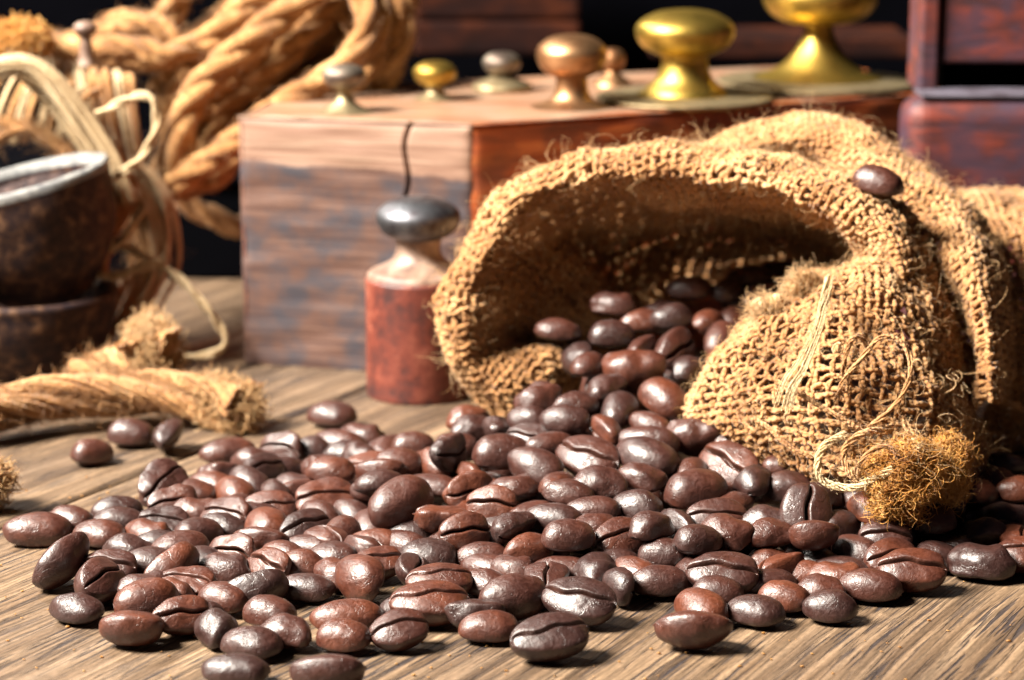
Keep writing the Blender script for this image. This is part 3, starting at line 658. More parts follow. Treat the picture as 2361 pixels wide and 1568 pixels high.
hump = [
 [(1600,420,54),(1690,380,54.5),(1790,345,55),(1900,335,54.5),(2010,370,54),(2110,440,53),(2230,520,52.5),(2310,620,52),(2350,720,51),(2350,830,50),(2330,930,48.5)],
 [(1560,360,51.8),(1660,318,52.2),(1780,280,52.2),(1900,265,51.7),(2000,302,51.2),(2090,368,50.5),(2190,440,50),(2265,530,48.8),(2305,650,47.4),(2318,800,46.4),(2300,930,45.6)],
 [(1600,385,51),(1690,350,51),(1790,322,50.8),(1890,318,50.3),(1970,352,49.8),(2060,422,49),(2150,495,48.3),(2215,590,46.6),(2250,700,45.5),(2272,820,44.8),(2275,930,44.4)],
 [(1640,412,51.3),(1720,388,51.8),(1800,372,51.8),(1870,378,51.2),(1935,412,50),(2030,485,48.8),(2105,565,47.8),(2150,650,47.3),(2185,750,47.6),(2222,850,47.2),(2235,950,46)],
 [(1660,432,53),(1740,412,53),(1810,402,53),(1870,405,52.5),(1925,440,51.5),(2010,510,50.5),(2080,590,49.8),(2130,670,50),(2150,770,50),(2190,870,49.5),(2215,960,48)]]
lip = [
 [(1810,770,49),(1790,760,48.4),(1840,670,48),(1905,630,47.8),(1985,585,47.2),(2060,570,46.9),(2140,625,47.4),(2160,660,48.5)],
 [(1765,790,48.2),(1722,770,46.4),(1800,712,45.4),(1890,672,44.9),(1980,645,44.7),(2080,645,44.9),(2165,700,46),(2180,720,48)],
 [(1695,860,47.8),(1640,850,46),(1750,825,44.3),(1870,800,43.6),(1980,790,43.3),(2100,790,43.8),(2200,830,45.3),(2205,850,47.5)],
 [(1650,915,47.6),(1590,912,45.8),(1705,920,43.9),(1850,920,42.9),(1980,920,42.6),(2120,920,43),(2222,940,44.6),(2225,950,47)],
 [(1675,1000,47),(1620,1005,45.4),(1715,1012,43.9),(1850,1022,42.8),(1990,1030,42.2),(2130,1040,42.3),(2237,1045,43.8),(2240,1040,46)],
 [(1730,1060,46.8),(1690,1068,45.2),(1760,1085,44.2),(1870,1102,43.2),(2010,1130,42.2),(2130,1150,42.2),(2228,1125,43.4),(2240,1100,45.5)],
 [(1780,1080,47.5),(1740,1095,46.5),(1820,1105,45.8),(1920,1120,45.2),(2030,1160,44.4),(2130,1175,44.2),(2215,1140,45),(2230,1110,46.5)]]
body = [
 [(2120,470,55),(2200,450,55.5),(2280,440,56),(2360,445,56),(2480,470,56)],
 [(2150,520,52.5),(2240,475,52.6),(2310,470,52.6),(2380,485,52.6),(2490,510,52.6)],
 [(2220,620,50.5),(2280,600,50.2),(2340,600,50),(2400,610,50),(2500,620,50)],
 [(2270,740,49.2),(2310,735,48.6),(2360,740,48.4),(2420,750,48.4),(2510,760,48.4)],
 [(2280,850,48.6),(2320,860,48),(2370,875,47.8),(2430,885,47.8),(2510,895,47.8)],
 [(2285,930,48.8),(2320,945,48.4),(2370,955,48.3),(2430,965,48.3),(2510,970,48.3)],
 [(2240,1010,48.8),(2310,1030,48.8),(2370,1040,48.8),(2430,1045,48.8),(2510,1050,48.8)],
 [(2240,1090,48.2),(2310,1100,48.3),(2370,1110,48.3),(2430,1110,48.3),(2510,1110,48.3)]]
cheek = [
 [(1225,500,53.5),(1300,575,53.6),(1385,655,53.4),(1455,722,52.6)],
 [(1205,478,51.2),(1290,556,51.4),(1388,645,51.6),(1466,720,51.6)],
 [(1165,520,50.2),(1250,590,50.3),(1355,672,50.6),(1458,735,51.0)],
 [(1130,610,49.6),(1225,660,49.8),(1330,712,50.3),(1440,752,50.8)],
 [(1110,720,49.4),(1205,735,50.0),(1310,755,50.6),(1420,765,51.2)],
 [(1110,790,49.4),(1200,775,50.8),(1300,775,51.6),(1400,772,52.2)]]
for nm, rows, dsp, sd, fz in (('inner_fold', cheek, 0.10, 6, 45), ('mouth_fold', rim, 0.22, 1, 34), ('rear_fold', hump, 0.20, 2, 30), ('front_lip', lip, 0.30, 3, 60), ('sack_body', body, 0.22, 4, 25)):
    S, n = grid_patch(rows, 100, dsp, sd)
    g = Geo(); weave(S, n, g); link(nm, g.mesh(nm, M_jute), sack, kind='stuff')
    g = Geo(); fuzz(S, n, g, fz); fuzz(S, n, g, 3, (0.5, 1.1), 0.005, 0.8, 9, True, 0.35); link('fibre_fuzz', g.mesh('fibre_fuzz', M_fuzz), sack, kind='stuff')
# long wild hairs standing off the rim
def at_path(ctrl, N_): 
    c = crom(PP(ctrl), 400); return c[rng.integers(0, 400, N_)]
g = Geo()
p = at_path([q for q in rim[5]], 420); d = rng.normal(0, 0.6, p.shape) + np.array([-0.35, -0.1, 0.55]); d /= np.linalg.norm(d, axis=1, keepdims=True); hair(p, d, rng.uniform(0.25, 0.9, len(p)), g, 0.006, 9, 0.6)
p = at_path([q for q in hump[1]], 260); d = rng.normal(0, 0.6, p.shape) + np.array([0.1, -0.1, 0.7]); d /= np.linalg.norm(d, axis=1, keepdims=True); hair(p, d, rng.uniform(0.2, 0.7, len(p)), g, 0.006, 9, 0.6)
link('stray_hairs', g.mesh('stray_hairs', M_fuzz), sack, kind='stuff')
# loose threads: a yarn of a few fibres, slightly unwound
def yarn(path, n=7, spread=0.035, r=0.013, turns=0.9, sidesN=4, m=None, taper=True, end_open=0.0):
    m = m or max(24, int(len(path) * 14)); c = crom(path, m); t = np.gradient(c, axis=0); t /= np.linalg.norm(t, axis=1, keepdims=True) + 1e-9
    up = np.cross(t, [0.2, 0.9, 0.3]); up /= np.linalg.norm(up, axis=1, keepdims=True) + 1e-9; bi = np.cross(t, up)
    Lc = np.concatenate([[0], np.cumsum(np.linalg.norm(np.diff(c, axis=0), axis=1))]); out = []
    op = 1 + end_open * (np.clip((Lc / Lc[-1] - 0.35) / 0.65, 0, 1) ** 1.5) * 6
    for k in range(n):
        a0 = rng.uniform(0, 6.28); q = rng.uniform(0.4, 1.0) * spread
        an = a0 + Lc * turns * 6.28 / op
        out.append(c + (np.cos(an) * q * op)[:, None] * up + (np.sin(an) * q * op)[:, None] * bi + rng.normal(0, 0.003, c.shape))
    return tubes(np.array(out), r * rng.uniform(0.7, 1.3, (n, 1)), sidesN)
def thread(ctrl, mat=M_jute, fuzzn=60, parent=sack, name='loose_thread', **k):
    g = Geo(); path = PP([(x_, y_, Y_ - 0.28) for x_, y_, Y_ in ctrl]); g.add(yarn(path, **k))
    if fuzzn:
        c = crom(path, 300)[rng.integers(0, 300, fuzzn)]; d = rng.normal(0, 1, c.shape); d /= np.linalg.norm(d, axis=1, keepdims=True); hair(c, d, rng.uniform(0.1, 0.5, fuzzn), g, 0.0045, 7, 0.6)
    return link(name, g.mesh(name, mat), parent)
o = thread([(1915,640,44.2),(1900,700,43.4),(1885,760,42.7),(1850,840,42.2),(1820,890,42.0),(1805,940,42.1)], M_pale, 90, n=26, spread=0.10, r=0.009, turns=0.15, end_open=0.25); o['label'] = 'pale flattened tassel of fibres'
thread([(1790,880,42.6),(1840,905,42.3),(1890,935,42.1),(1930,960,41.9),(1970,985,41.8),(2010,1000,41.9)], M_jute, 60, n=9, spread=0.045, r=0.016)
thread([(1735,962,43.2),(1770,985,43.0),(1800,1015,42.7),(1840,1040,42.4),(1880,1050,42.2),(1915,1075,42.0),(1950,1082,41.6)], M_jute, 60, n=9, spread=0.045, r=0.016)
thread([(1925,930,42.4),(1945,880,42.2),(1990,820,42.3),(2035,778,42.5),(2080,790,42.4),(2100,840,42.2),(2085,900,42.0),(2050,950,41.9),(2000,985,41.8)], M_jute, 80, n=9, spread=0.045, r=0.016)
thread([(1955,900,42.4),(1945,850,42.5),(1960,790,42.6),(1985,775,42.8),(2005,800,42.9)], M_jute, 50, n=9, spread=0.05, r=0.018)
thread([(2060,985,42.0),(1990,1000,41.6),(1945,1040,41.5),(1960,1090,41.3),(2000,1120,41.2),(2050,1130,41.1)], M_jute, 80, n=12, spread=0.06, r=0.016)
thread([(1990,1115,41.3),(1975,1080,41.2),(2010,1040,41.1),(2050,1030,41.1),(2075,1060,41.0),(2085,1090,41.1)], M_jute, 60, n=8, spread=0.04, r=0.015)
thread([(1950,1000,42),(1900,1030,41.8),(1885,1075,41.6),(1900,1110,41.5),(1960,1125,41.3),(2020,1100,41.1),(2060,1080,41)], M_pale, 90, n=14, spread=0.07, r=0.012)
thread([(2080,960,42),(2110,1010,41.7),(2150,1040,41.7),(2180,1080,41.8)], M_jute, 60, n=10, spread=0.06, r=0.015)
thread([(1765,930,43.3),(1740,990,43.2),(1700,950,43.8),(1735,920,43.6)], M_jute, 30, n=5, spread=0.03, r=0.012)
thread([(2290,870,45.5),(2310,920,45.6),(2340,935,45.8),(2375,950,46)], M_jute, 60, n=12, spread=0.07, r=0.016)
S, n = grid_patch(lip, 100, 0.30, 3); g = Geo(); N_ = 150; u_ = rng.uniform(0.35, 0.95, N_); v_ = rng.uniform(0.15, 0.95, N_)
p_ = bil(S, u_, v_); q_ = bil(n, u_, v_); q_ = q_ * np.sign(-q_[:, 1:2]); d_ = q_ * 0.5 + rng.normal(0, 0.7, (N_, 3)); d_ /= np.linalg.norm(d_, axis=1, keepdims=True)
hair(p_ + q_ * 0.08, d_, rng.uniform(0.6, 1.6, N_), g, 0.011, 14, 0.8); hair(p_[:60] + q_[:60] * 0.08, d_[:60], rng.uniform(0.4, 1.0, 60), g, 0.02, 10, 0.9)
link('tangled_fibres', g.mesh('tangled_fibres', M_fuzz), sack, kind='stuff')
# brushed-out furry ridge of the lip and the orange frayed tuft
def tuft(center, rad, n, mat, length, name, squash=(1, 1, 1), bias=(0, -0.3, 0), r=0.0065, curl=0.55, lumps=9, label=None):
    g = Geo(); c0 = np.array(center); cl = rng.normal(0, 1, (lumps, 3)); cl /= np.linalg.norm(cl, axis=1, keepdims=True); cl = cl * rad * 0.62 * np.array(squash)
    k = rng.integers(0, lumps, n); d = rng.normal(0, 1, (n, 3)); d /= np.linalg.norm(d, axis=1, keepdims=True)
    p = c0 + cl[k] + d * rad * 0.34; dd = d * 0.45 + np.cross(d, rng.normal(0, 1, (lumps, 3))[k] + rng.normal(0, 0.35, (n, 3))) * 0.8 + np.array(bias); dd /= np.linalg.norm(dd, axis=1, keepdims=True)
    hair(p, dd, rng.uniform(*length, n), g, r, 7, curl)
    # dense heart so that it is not see-through
    for q in np.vstack([cl, [0, 0, 0]]):
        u, v = np.meshgrid(np.linspace(0, 2 * np.pi, 14), np.linspace(0.05, np.pi - 0.05, 9)); s_ = np.stack([np.cos(u) * np.sin(v), np.sin(u) * np.sin(v), np.cos(v)], -1) * rad * 0.36
        s_ = s_ * (1 + rng.normal(0, 0.07, s_.shape[:2] + (1,))) + c0 + q; idx = np.arange(14 * 9).reshape(9, 14)
        f = np.stack([idx[:-1, :-1], idx[:-1, 1:], idx[1:, 1:], idx[1:, :-1]], -1).reshape(-1, 4); g.add((s_.reshape(-1, 3), f, s_.reshape(-1, 3)[:, :2]))
    return link(name, g.mesh(name, mat), sack, kind='stuff', label=label)
tuft(P(2075, 1105, 41.2), 0.68, 11000, M_tuft, (0.12, 0.62), 'frayed_tuft', (1.15, 0.7, 1.25), (0.1, -0.2, -0.2), 0.010, 1.1, 20, label='bright orange frayed tuft')
tuft(P(2170, 1080, 41.8), 0.56, 6000, M_tuft, (0.12, 0.62), 'frayed_tuft', (1.0, 0.8, 1.3), (0.1, -0.3, -0.3), 0.009, 1.1, 18)
tuft(P(2085, 1060, 41.2), 0.5, 700, M_fuzz, (0.3, 0.8), 'frayed_tuft', (1.5, 0.8, 0.8), (0.2, -0.3, -0.7), 0.007, 0.5, 10)
tuft(P(2150, 1140, 42.0), 0.45, 1500, M_jute, (0.10, 0.30), 'frayed_tuft', (1.1, 0.8, 0.8))
tuft(P(1775, 745, 45.3), 0.42, 2200, M_fuzz, (0.12, 0.5), 'frayed_tuft', (1.4, 0.5, 1.7), (-0.3, -0.3, -0.7), 0.006, 0.25)
tuft(P(1860, 665, 45.6), 0.36, 1200, M_fuzz, (0.12, 0.4), 'frayed_tuft', (1.2, 0.7, 1.0), (-0.3, -0.5, 0.2), 0.006, 0.3)

# ------------------------------------------------------------------ weight block with knobbed weights
block = thing('weight_block', 'long weathered wooden block holding brass weights behind the sack', 'wooden block')
Cc = np.array([-0.93, 55.2]); Rr = np.array([11.6, 61.6]); Ll = np.array([-6.55, 56.6]); BL = np.array([-5.6, 62.5]); BR = np.array([9.2, 68.0])
TZ = 6.06
plan = [Ll, Cc, Rr, BR, BL]
def wall(a, b, z0, z1, nx, nz, mat, name, amp=0.03, seed=0, crack=None):
    nrm_ = np.array([(b - a)[1], -(b - a)[0]]); nrm_ /= np.linalg.norm(nrm_); V = []
    for j in range(nz):
        for i in range(nx):
            s = i / (nx - 1); t = j / (nz - 1); q = a + (b - a) * s; z = z0 + (z1 - z0) * t
            e = noise.noise(Vector((q[0] * 0.8 + seed, q[1] * 0.8, z * 2.2))) * amp
            ed = min(s * np.linalg.norm(b - a), (1 - s) * np.linalg.norm(b - a), z1 - z, 99); e -= 0.10 * math.exp(-ed / 0.08)
            if crack:
                cx = crack(z)
                if cx is not None: e -= 0.22 * math.exp(-((s - cx) / 0.006) ** 2)
            V.append((q[0] + nrm_[0] * e, q[1] + nrm_[1] * e, z - (0.05 * noise.noise(Vector((s * 9, seed, 0))) if j == nz - 1 else 0)))
    idx = np.arange(nx * nz).reshape(nz, nx); f = np.stack([idx[:-1, :-1], idx[:-1, 1:], idx[1:, 1:], idx[1:, :-1]], -1).reshape(-1, 4)
    return link(name, mesh_np(name, V, f, None, mat), block)
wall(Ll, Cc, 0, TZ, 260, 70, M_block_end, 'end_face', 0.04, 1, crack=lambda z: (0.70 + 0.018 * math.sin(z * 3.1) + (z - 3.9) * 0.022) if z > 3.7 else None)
wall(Cc, Rr, 0, TZ, 120, 60, M_block, 'long_side', 0.05, 2)
wall(BL, Ll, 0, TZ, 30, 30, M_block, 'side_face', 0.03, 3)
wall(Rr, BR, 0, TZ, 30, 30, M_block, 'side_face', 0.03, 4)
import bmesh
bm = bmesh.new(); vs = [bm.verts.new((*q, TZ - 0.03)) for q in plan]; bm.faces.new(vs); 
bmesh.ops.subdivide_edges(bm, edges=bm.edges[:], cuts=12, use_grid_fill=True); me = bpy.data.meshes.new('top_face'); bm.to_mesh(me); bm.free(); me.materials.append(M_block_top)
link('top_face', me, block)

def px_lathe(name, cx, base_py, Y, prof_px, label, mats, z0=None, cat='weight', group='knobbed weights standing in the wooden block', split=None, squash=None):
    """prof_px: list of (half width px, height above base px, part name)"""
    base = np.array(P(cx, base_py, Y)); k = 1 / pxcm(Y, base[2]); 
    if z0 is not None: base[2] = z0
    root = thing(name, label, cat, group, tuple(base))
    parts = {}; order = []
    for r, h, pn in prof_px:
        if pn not in parts: parts[pn] = []; order.append(pn)
        parts[pn].append((r * k, h * k * 1.01))
    for i, pn in enumerate(order):
        pr = parts[pn]
        if i > 0: pr = [(parts[order[i - 1]][-1][0] * 0.98, parts[order[i - 1]][-1][1] - 0.01)] + pr
        # smooth the profile
        a = np.array([(x, 0, z) for x, z in pr]); c = crom(a, max(18, len(pr) * 7)) if len(pr) > 2 else a
        prof = [(max(0.0005, q[0]), q[2]) for q in c]
        lathe(pn, prof, mats[pn], 56, root)
    return root
def knob(r, h0, h1, nk='knob'):           # mushroom knob profile between heights
    hm = h0 + (h1 - h0) * 0.48
    return [(r * 0.55, h0, nk), (r * 0.86, h0 + (hm - h0) * 0.38, nk), (r, hm, nk), (r * 0.93, hm + (h1 - hm) * 0.45, nk), (r * 0.62, hm + (h1 - hm) * 0.84, nk), (r * 0.25, h1 - 0.5, nk), (0.1, h1, nk)]
def zt(Y): return TZ
px_lathe('knobbed_weight', 795, 262, 57.6, [(70,0,'stem'),(52,6,'stem'),(26,22,'stem'),(17,40,'stem'),(20,58,'stem')] + knob(50,56,110), 'small silvery weight knob near the left end of the wooden block', {'stem': M_brassd, 'knob': M_steel}, TZ - .03)
px_lathe('knobbed_weight', 1003, 240, 60.0, [(50,0,'stem'),(40,5,'stem'),(22,16,'stem'),(20,34,'stem')] + knob(50,32,88), 'small yellow-green brass weight knob, second from the left on the block', {'stem': M_brassd, 'knob': M_brass}, TZ - .03)
px_lathe('knobbed_weight', 1157, 226, 61.8, [(68,0,'collar'),(68,12,'collar'),(50,22,'collar'),(24,32,'collar'),(14,40,'collar')] + knob(44,38,88), 'dull grey weight with low domed collar, between brass and copper knobs', {'collar': M_brassd, 'knob': M_steel}, TZ - .03)
px_lathe('knobbed_weight', 1318, 250, 58.6, [(95,0,'stem'),(78,5,'stem'),(50,18,'stem'),(38,40,'stem'),(36,75,'stem')] + knob(82,70,164), 'copper-coloured mushroom weight knob in the middle of the block', {'stem': M_copper, 'knob': M_copper}, TZ - .03)
px_lathe('knobbed_weight', 1412, 212, 63.0, [(46,0,'stem'),(40,8,'stem'),(18,26,'stem'),(12,36,'stem')] + knob(30,34,84), 'tiny copper weight peeking out behind the copper mushroom knob', {'stem': M_copper, 'knob': M_copper}, TZ - .03)
px_lathe('knobbed_weight', 1577, 232, 59.8, [(196,0,'plate'),(200,5,'plate'),(198,11,'plate'),(110,15,'plate')] + [(96,16,'stem'),(90,26,'stem'),(66,50,'stem'),(54,82,'stem'),(54,110,'stem')] + knob(114,104,206), 'bright polished brass weight with broad round knob and base plate', {'plate': M_brassd, 'stem': M_brass, 'knob': M_brass}, TZ - .03)
px_lathe('knobbed_weight', 1885, 196, 62.8, [(222,0,'plate'),(228,6,'plate'),(225,14,'plate'),(150,20,'plate')] + [(140,21,'stem'),(96,40,'stem'),(58,75,'stem'),(36,115,'stem'),(30,150,'stem')] + knob(132,144,260), 'largest brass weight with flared stem and wide plate, cut by top edge', {'plate': M_brassd, 'stem': M_brass, 'knob': M_brass}, TZ - .03)
wc = P(968, 905, 53.6)
px_lathe('cast_weight', 968, 920, 53.75, [(116,0,'body'),(122,4,'body'),(122,120,'body'),(122,262,'body'),(120,268,'body')] + [(118,270,'neck'),(112,282,'neck'),(84,294,'neck'),(60,310,'neck'),(50,332,'neck'),(54,360,'neck')] + knob(96,356,450), 'red rusty cylindrical weight with grey mushroom knob standing before the block', {'body': M_rust, 'neck': M_neck, 'knob': M_iron}, 0.0, group=None)

# ------------------------------------------------------------------ grinder at the right, dark crate behind
gr = thing('coffee_grinder', 'red-brown wooden grinder box with dark drawer gap at the right edge', 'coffee grinder')
def pbox(name, px0, px1, py0, py1, Y0, Y1, mat, parent, bev=0.1, seg=3, z0=None):
    a = P(px0, py1, Y0); b = P(px1, py0, Y0)
    return boxm(name, a[0], b[0], Y0, Y1, a[2] if z0 is None else z0, b[2], mat, bev, seg, parent)
pbox('drawer', 2085, 2560, 228, 420, 57.0, 58.6, M_red, gr, 0.55, 6, 0.0)
pbox('grey_top_edge', 2125, 2550, 217, 228, 57.15, 58.5, M_rededge, gr, 0.05, 2)  # thin grey strip along the top edge
pbox('post', 2118, 2172, -60, 214, 58.2, 60, M_red, gr, 0.08, 2)
pbox('front_board', 2172, 2560, -60, 146, 58.35, 60, M_red, gr, 0.08, 2)
pbox('gap_shade', 2172, 2560, 146, 214, 59.3, 60, M_shade, gr, 0.0, 1)  # solid black panel, the slot's shade put into its colour
cr_ = thing('wooden_crate', 'dark red-brown wooden crate far behind the weights', 'crate')
pbox('board', 955, 1340, -160, 45, 76, 84, M_darkwood, cr_, 0.15, 2)
pbox('board', 955, 1340, 48, 128, 76, 84, M_darkwood, cr_, 0.15, 2)
dk = thing('dark_board', 'nearly black board lying in shadow behind the block', 'board')
pbox('board', 1500, 2110, 88, 135, 74, 78, M_darkwood, dk, 0.1, 2)
db = thing('shade_box', 'added black box standing in for deep shadow behind the rope and block', 'box')  # added box, its black stands for the shadow between rope and block
pbox('shade_box_body', -200, 985, 425, 650, 66.8, 76, M_shade, db, 0.1, 2, 0.0); pbox('shade_box_top', -210, 995, 410, 426, 66.6, 76.2, M_back, db, 0.05, 2)

# ------------------------------------------------------------------ stone bowls at the left
def bowl(name, cx, cy, Y, rpx, hpx, tilt, label, z0=None, grounds=True):
    c = np.array(P(cx, cy, Y)); k = 1 / pxcm(Y, c[2]); r = rpx * k; h = hpx * k
    root = thing(name, label, 'bowl', 'dark stone bowls stacked at the left edge', tuple(c)); root.rotation_euler = tilt
    out = [(0.02, -h), (r * .42, -h), (r * .50, -h * .97), (r * .70, -h * .80), (r * .88, -h * .55), (r * .97, -h * .28), (r * 1.0, -h * .06)]
    cc = crom(np.array([(a, 0, b) for a, b in out]), 40); lathe('bowl_wall', [(q[0], q[2]) for q in cc], M_bowl, 72, root, wob=0.03)
    lathe('rim', [(r * 1.0, -h * .07), (r * 1.005, -h * .02), (r * .985, 0.0), (r * .93, .015), (r * .87, -.02), (r * .85, -h * .07)], M_bowlrim if grounds else M_bowl, 72, root, wob=0.03)
    cc = crom(np.array([(r * .85, 0, -h * .07), (r * .80, 0, -h * .3), (r * .6, 0, -h * .6), (0.02, 0, -h * .8)]), 20); lathe('inner_wall', [(q[0], q[2]) for q in cc], M_bowl, 72, root, wob=0.03)
    if grounds:
        V = []; n1, n2 = 26, 60
        for i in range(n1):
            for j in range(n2):
                q = r * 0.84 * i / (n1 - 1); a = j / n2 * 2 * math.pi; x, y = q * math.cos(a), q * math.sin(a)
                V.append((x, y, -h * .12 + 0.14 * noise.noise(Vector((x * 3, y * 3, 0))) + 0.08 * noise.noise(Vector((x * 9, y * 9, 0)))))
        idx = np.arange(n1 * n2).reshape(n1, n2); A = idx[:-1]; f = np.stack([A, np.roll(A, -1, 1), np.roll(idx[1:], -1, 1), idx[1:]], -1).reshape(-1, 4)
        link('coffee_grounds', mesh_np('coffee_grounds', V, f, None, M_grounds), root)
    return root
bowl('stone_bowl', 48, 668, 56.0, 222, 225, (0, 0, 0), 'lower dark speckled stone bowl carrying the other one', grounds=False)
bowl('stone_bowl', 38, 412, 56.0, 214, 288, (R(2), R(-13), 0), 'upper dark stone bowl with pale grey rim, tilted, filled with ground coffee')

# ------------------------------------------------------------------ ropes and twine
def rope_geo(g, path, r, plies=3, pitch=1.6, m=None, rough=0.02):
    c = np.asarray(path, float); Lt = np.linalg.norm(np.diff(c, axis=0), axis=1).sum(); m = m or int(max(40, Lt / r * 2.6)); c = crom(c, m)
    t = np.gradient(c, axis=0); t /= np.linalg.norm(t, axis=1, keepdims=True) + 1e-9
    up = np.cross(t, [0.13, 0.95, 0.28]); up /= np.linalg.norm(up, axis=1, keepdims=True) + 1e-9; bi = np.cross(t, up)
    s = np.concatenate([[0], np.cumsum(np.linalg.norm(np.diff(c, axis=0), axis=1))]); out = []
    for k in range(plies):
        an = 2 * np.pi * (k / plies + s / (pitch * r * 5.2)); out.append(c + (np.cos(an) * r * 0.46)[:, None] * up + (np.sin(an) * r * 0.46)[:, None] * bi)
    out = np.array(out) + rng.normal(0, rough * r, (plies, m, 3)); g.add(tubes(out, r * 0.56 * (1 + rng.normal(0, 0.04, (plies, m))), 9))
    return c
def rope_fuzz(g, c, r, n, length=(0.2, 0.5), hr=0.008):
    p = c[rng.integers(0, len(c), n)]; d = rng.normal(0, 1, p.shape); d /= np.linalg.norm(d, axis=1, keepdims=True); hair(p + d * r * 0.8, d, rng.uniform(*length, n), g, hr, 5, 0.6)
hank = thing('rope_hank', 'hank of thick golden manila rope leaning behind the wooden block', 'rope')
loops = [
 ([(395,380,62),(400,250,62),(430,150,62),(520,60,62),(620,-20,62.5),(720,-80,63)], 0.42),
 ([(415,400,60.5),(425,270,60.5),(480,180,60.5),(570,100,60.5),(680,10,61),(780,-60,61.5)], 0.42),
 ([(470,380,61.6),(500,280,61.5),(560,210,61.5),(650,130,61.5),(740,40,62),(830,-50,62.5)], 0.42),
 ([(500,330,63),(570,270,63),(650,215,63),(740,140,63),(800,60,63),(840,-40,63)], 0.44),
 ([(400,430,60),(470,380,60),(560,310,59.8),(650,240,59.8),(740,190,60),(820,120,60.5),(850,40,61),(820,-30,61.5)], 0.36),
 ([(640,250,62),(730,240,61.6),(800,200,61.5),(850,130,61.5),(870,60,61.6),(850,-10,62),(800,-60,62)], 0.44),
 ([(700,270,62.6),(800,250,62.2),(870,200,62),(910,130,62),(925,60,62.2),(900,-10,62.4),(860,-60,62.6)], 0.40),
 ([(720,10,62.5),(790,20,62.2),(830,70,62),(840,130,62.2),(800,190,62.6)], 0.36),
 ([(380,60,63),(410,-10,63),(440,-60,63)], 0.40),
 ([(230,90,62),(300,60,62),(370,70,62),(400,110,62),(390,180,62)], 0.34),
 ([(100,110,61),(200,115,61),(300,110,61),(380,130,61),(440,110,61.5)], 0.34)]
for ctrl, r in list(loops):
    if len(ctrl) > 4: loops.append(([(x_ + random.uniform(-28, 28), y_ + random.uniform(10, 34), Y_ + 0.9) for x_, y_, Y_ in ctrl], r * 0.9)); loops.append(([(x_ + random.uniform(-22, 40), y_ - random.uniform(4, 30), Y_ + 1.7) for x_, y_, Y_ in ctrl], r))
for ctrl, r in loops:
    g = Geo(); c = rope_geo(g, PP(ctrl), r); rope_fuzz(g, c, r, 420, (0.15, 0.5), 0.012); link('rope_turn', g.mesh('rope_turn', M_rope), hank)
# thick dark rope lying behind in the shade
g = Geo(); c = rope_geo(g, PP([(380,420,64),(450,480,64),(540,520,64),(640,540,64)]), 0.34); link('rope_turn', g.mesh('rope_turn', M_rope), hank)
# ball of jute twine
ball = thing('twine_ball', 'loose pale jute twine bundle behind the stone bowls', 'twine')
def bundle(ctrl, n, spread, r, mat, name='twine_bundle', turns=0.05, parent=ball, fz=260):
    g = Geo(); path = PP(ctrl); c = crom(path, 90)
    out = []
    t = np.gradient(c, axis=0); t /= np.linalg.norm(t, axis=1, keepdims=True); up = np.cross(t, [0, 1, 0.1]); up /= np.linalg.norm(up, axis=1, keepdims=True); bi = np.cross(t, up); s = np.linspace(0, 1, 90)
    for k in range(n):
        a = rng.uniform(-1, 1); b = rng.uniform(-1, 1); w1 = rng.uniform(-0.5, 0.5)
        out.append(c + ((a + w1 * np.sin(s * 3.1 + a * 3)) * spread)[:, None] * up + (b * spread * 0.7) * bi)
    g.add(tubes(np.array(out), r * rng.uniform(0.7, 1.3, (n, 1)), 5)); rope_fuzz(g, c, spread, fz, (0.2, 0.7), 0.007)
    return link(name, g.mesh(name, mat), parent)
bundle([(-30,165,58),(50,150,58),(120,190,58),(190,280,58),(250,370,58),(290,470,58)], 16, 0.22, 0.07, M_twine)
bundle([(60,150,58.4),(140,230,58.4),(220,340,58.4),(270,440,58.6)], 14, 0.30, 0.07, M_twine)
bundle([(290,380,59),(350,440,59),(375,530,59),(375,620,59),(340,700,58.6)], 16, 0.28, 0.06, M_twine)
bundle([(250,420,59.6),(310,500,59.4),(330,600,59.2),(290,700,58.6),(250,790,58.2)], 16, 0.34, 0.07, M_rope)
bundle([(270,360,58.4),(300,450,58.2),(260,540,58),(240,620,58),(280,680,58)], 10, 0.2, 0.06, M_rope)
for k in range(9):
    x = -30 + k * 26 + random.uniform(-6, 6); bundle([(x + 45,150 + k * 7,59.4),(x + 10,230,59),(x - 20,330,59)], 4, 0.07, 0.06, M_twine if k % 2 else M_rope, fz=10)
for k in range(8):
    bundle([(90 + k * 30,120 + k * 9,60.5),(110 + k * 27,200,60),(170 + k * 22,300 + k * 12,60)], 5, 0.12, 0.07, M_rope if k % 3 else M_twine, fz=12)
bundle([(-20,330,58.6),(60,300,58.8),(140,350,58.8),(200,390,58.6)], 8, 0.10, 0.06, M_rope)
bundle([(-40,270,59),(60,290,58.9),(150,340,58.8),(240,430,58.6)], 5, 0.08, 0.06, M_rope)
for ctrl in ([(225,265,57.6),(270,240,57.4),(320,220,57.2),(355,235,57.1),(360,290,57),(335,350,57),(300,385,57),(258,415,57)],
             [(262,555,56.8),(330,590,56.5),(400,630,56.2),(460,690,56),(505,750,56),(520,790,56),(490,815,56),(420,825,56)],
             [(215,635,55.9),(270,635,55.9),(330,615,56),(370,600,56.2)],
             [(330,480,57),(300,530,56.8),(262,575,56.6),(250,560,56.6)]):
    g = Geo(); c = rope_geo(g, PP(ctrl), 0.115, 2, 2.4); link('twine_strand', g.mesh('twine_strand', M_twine), ball)
g = Geo(); n_ = 2200; c0 = np.array(P(45, 95, 60)); d = rng.normal(0, 1, (n_, 3)); d /= np.linalg.norm(d, axis=1, keepdims=True)
hair(c0 + d * rng.uniform(0.2, 0.65, (n_, 1)) * np.array([1.2, .8, .75]), d, rng.uniform(0.15, 0.4, n_), g, 0.03, 4, 0.5)
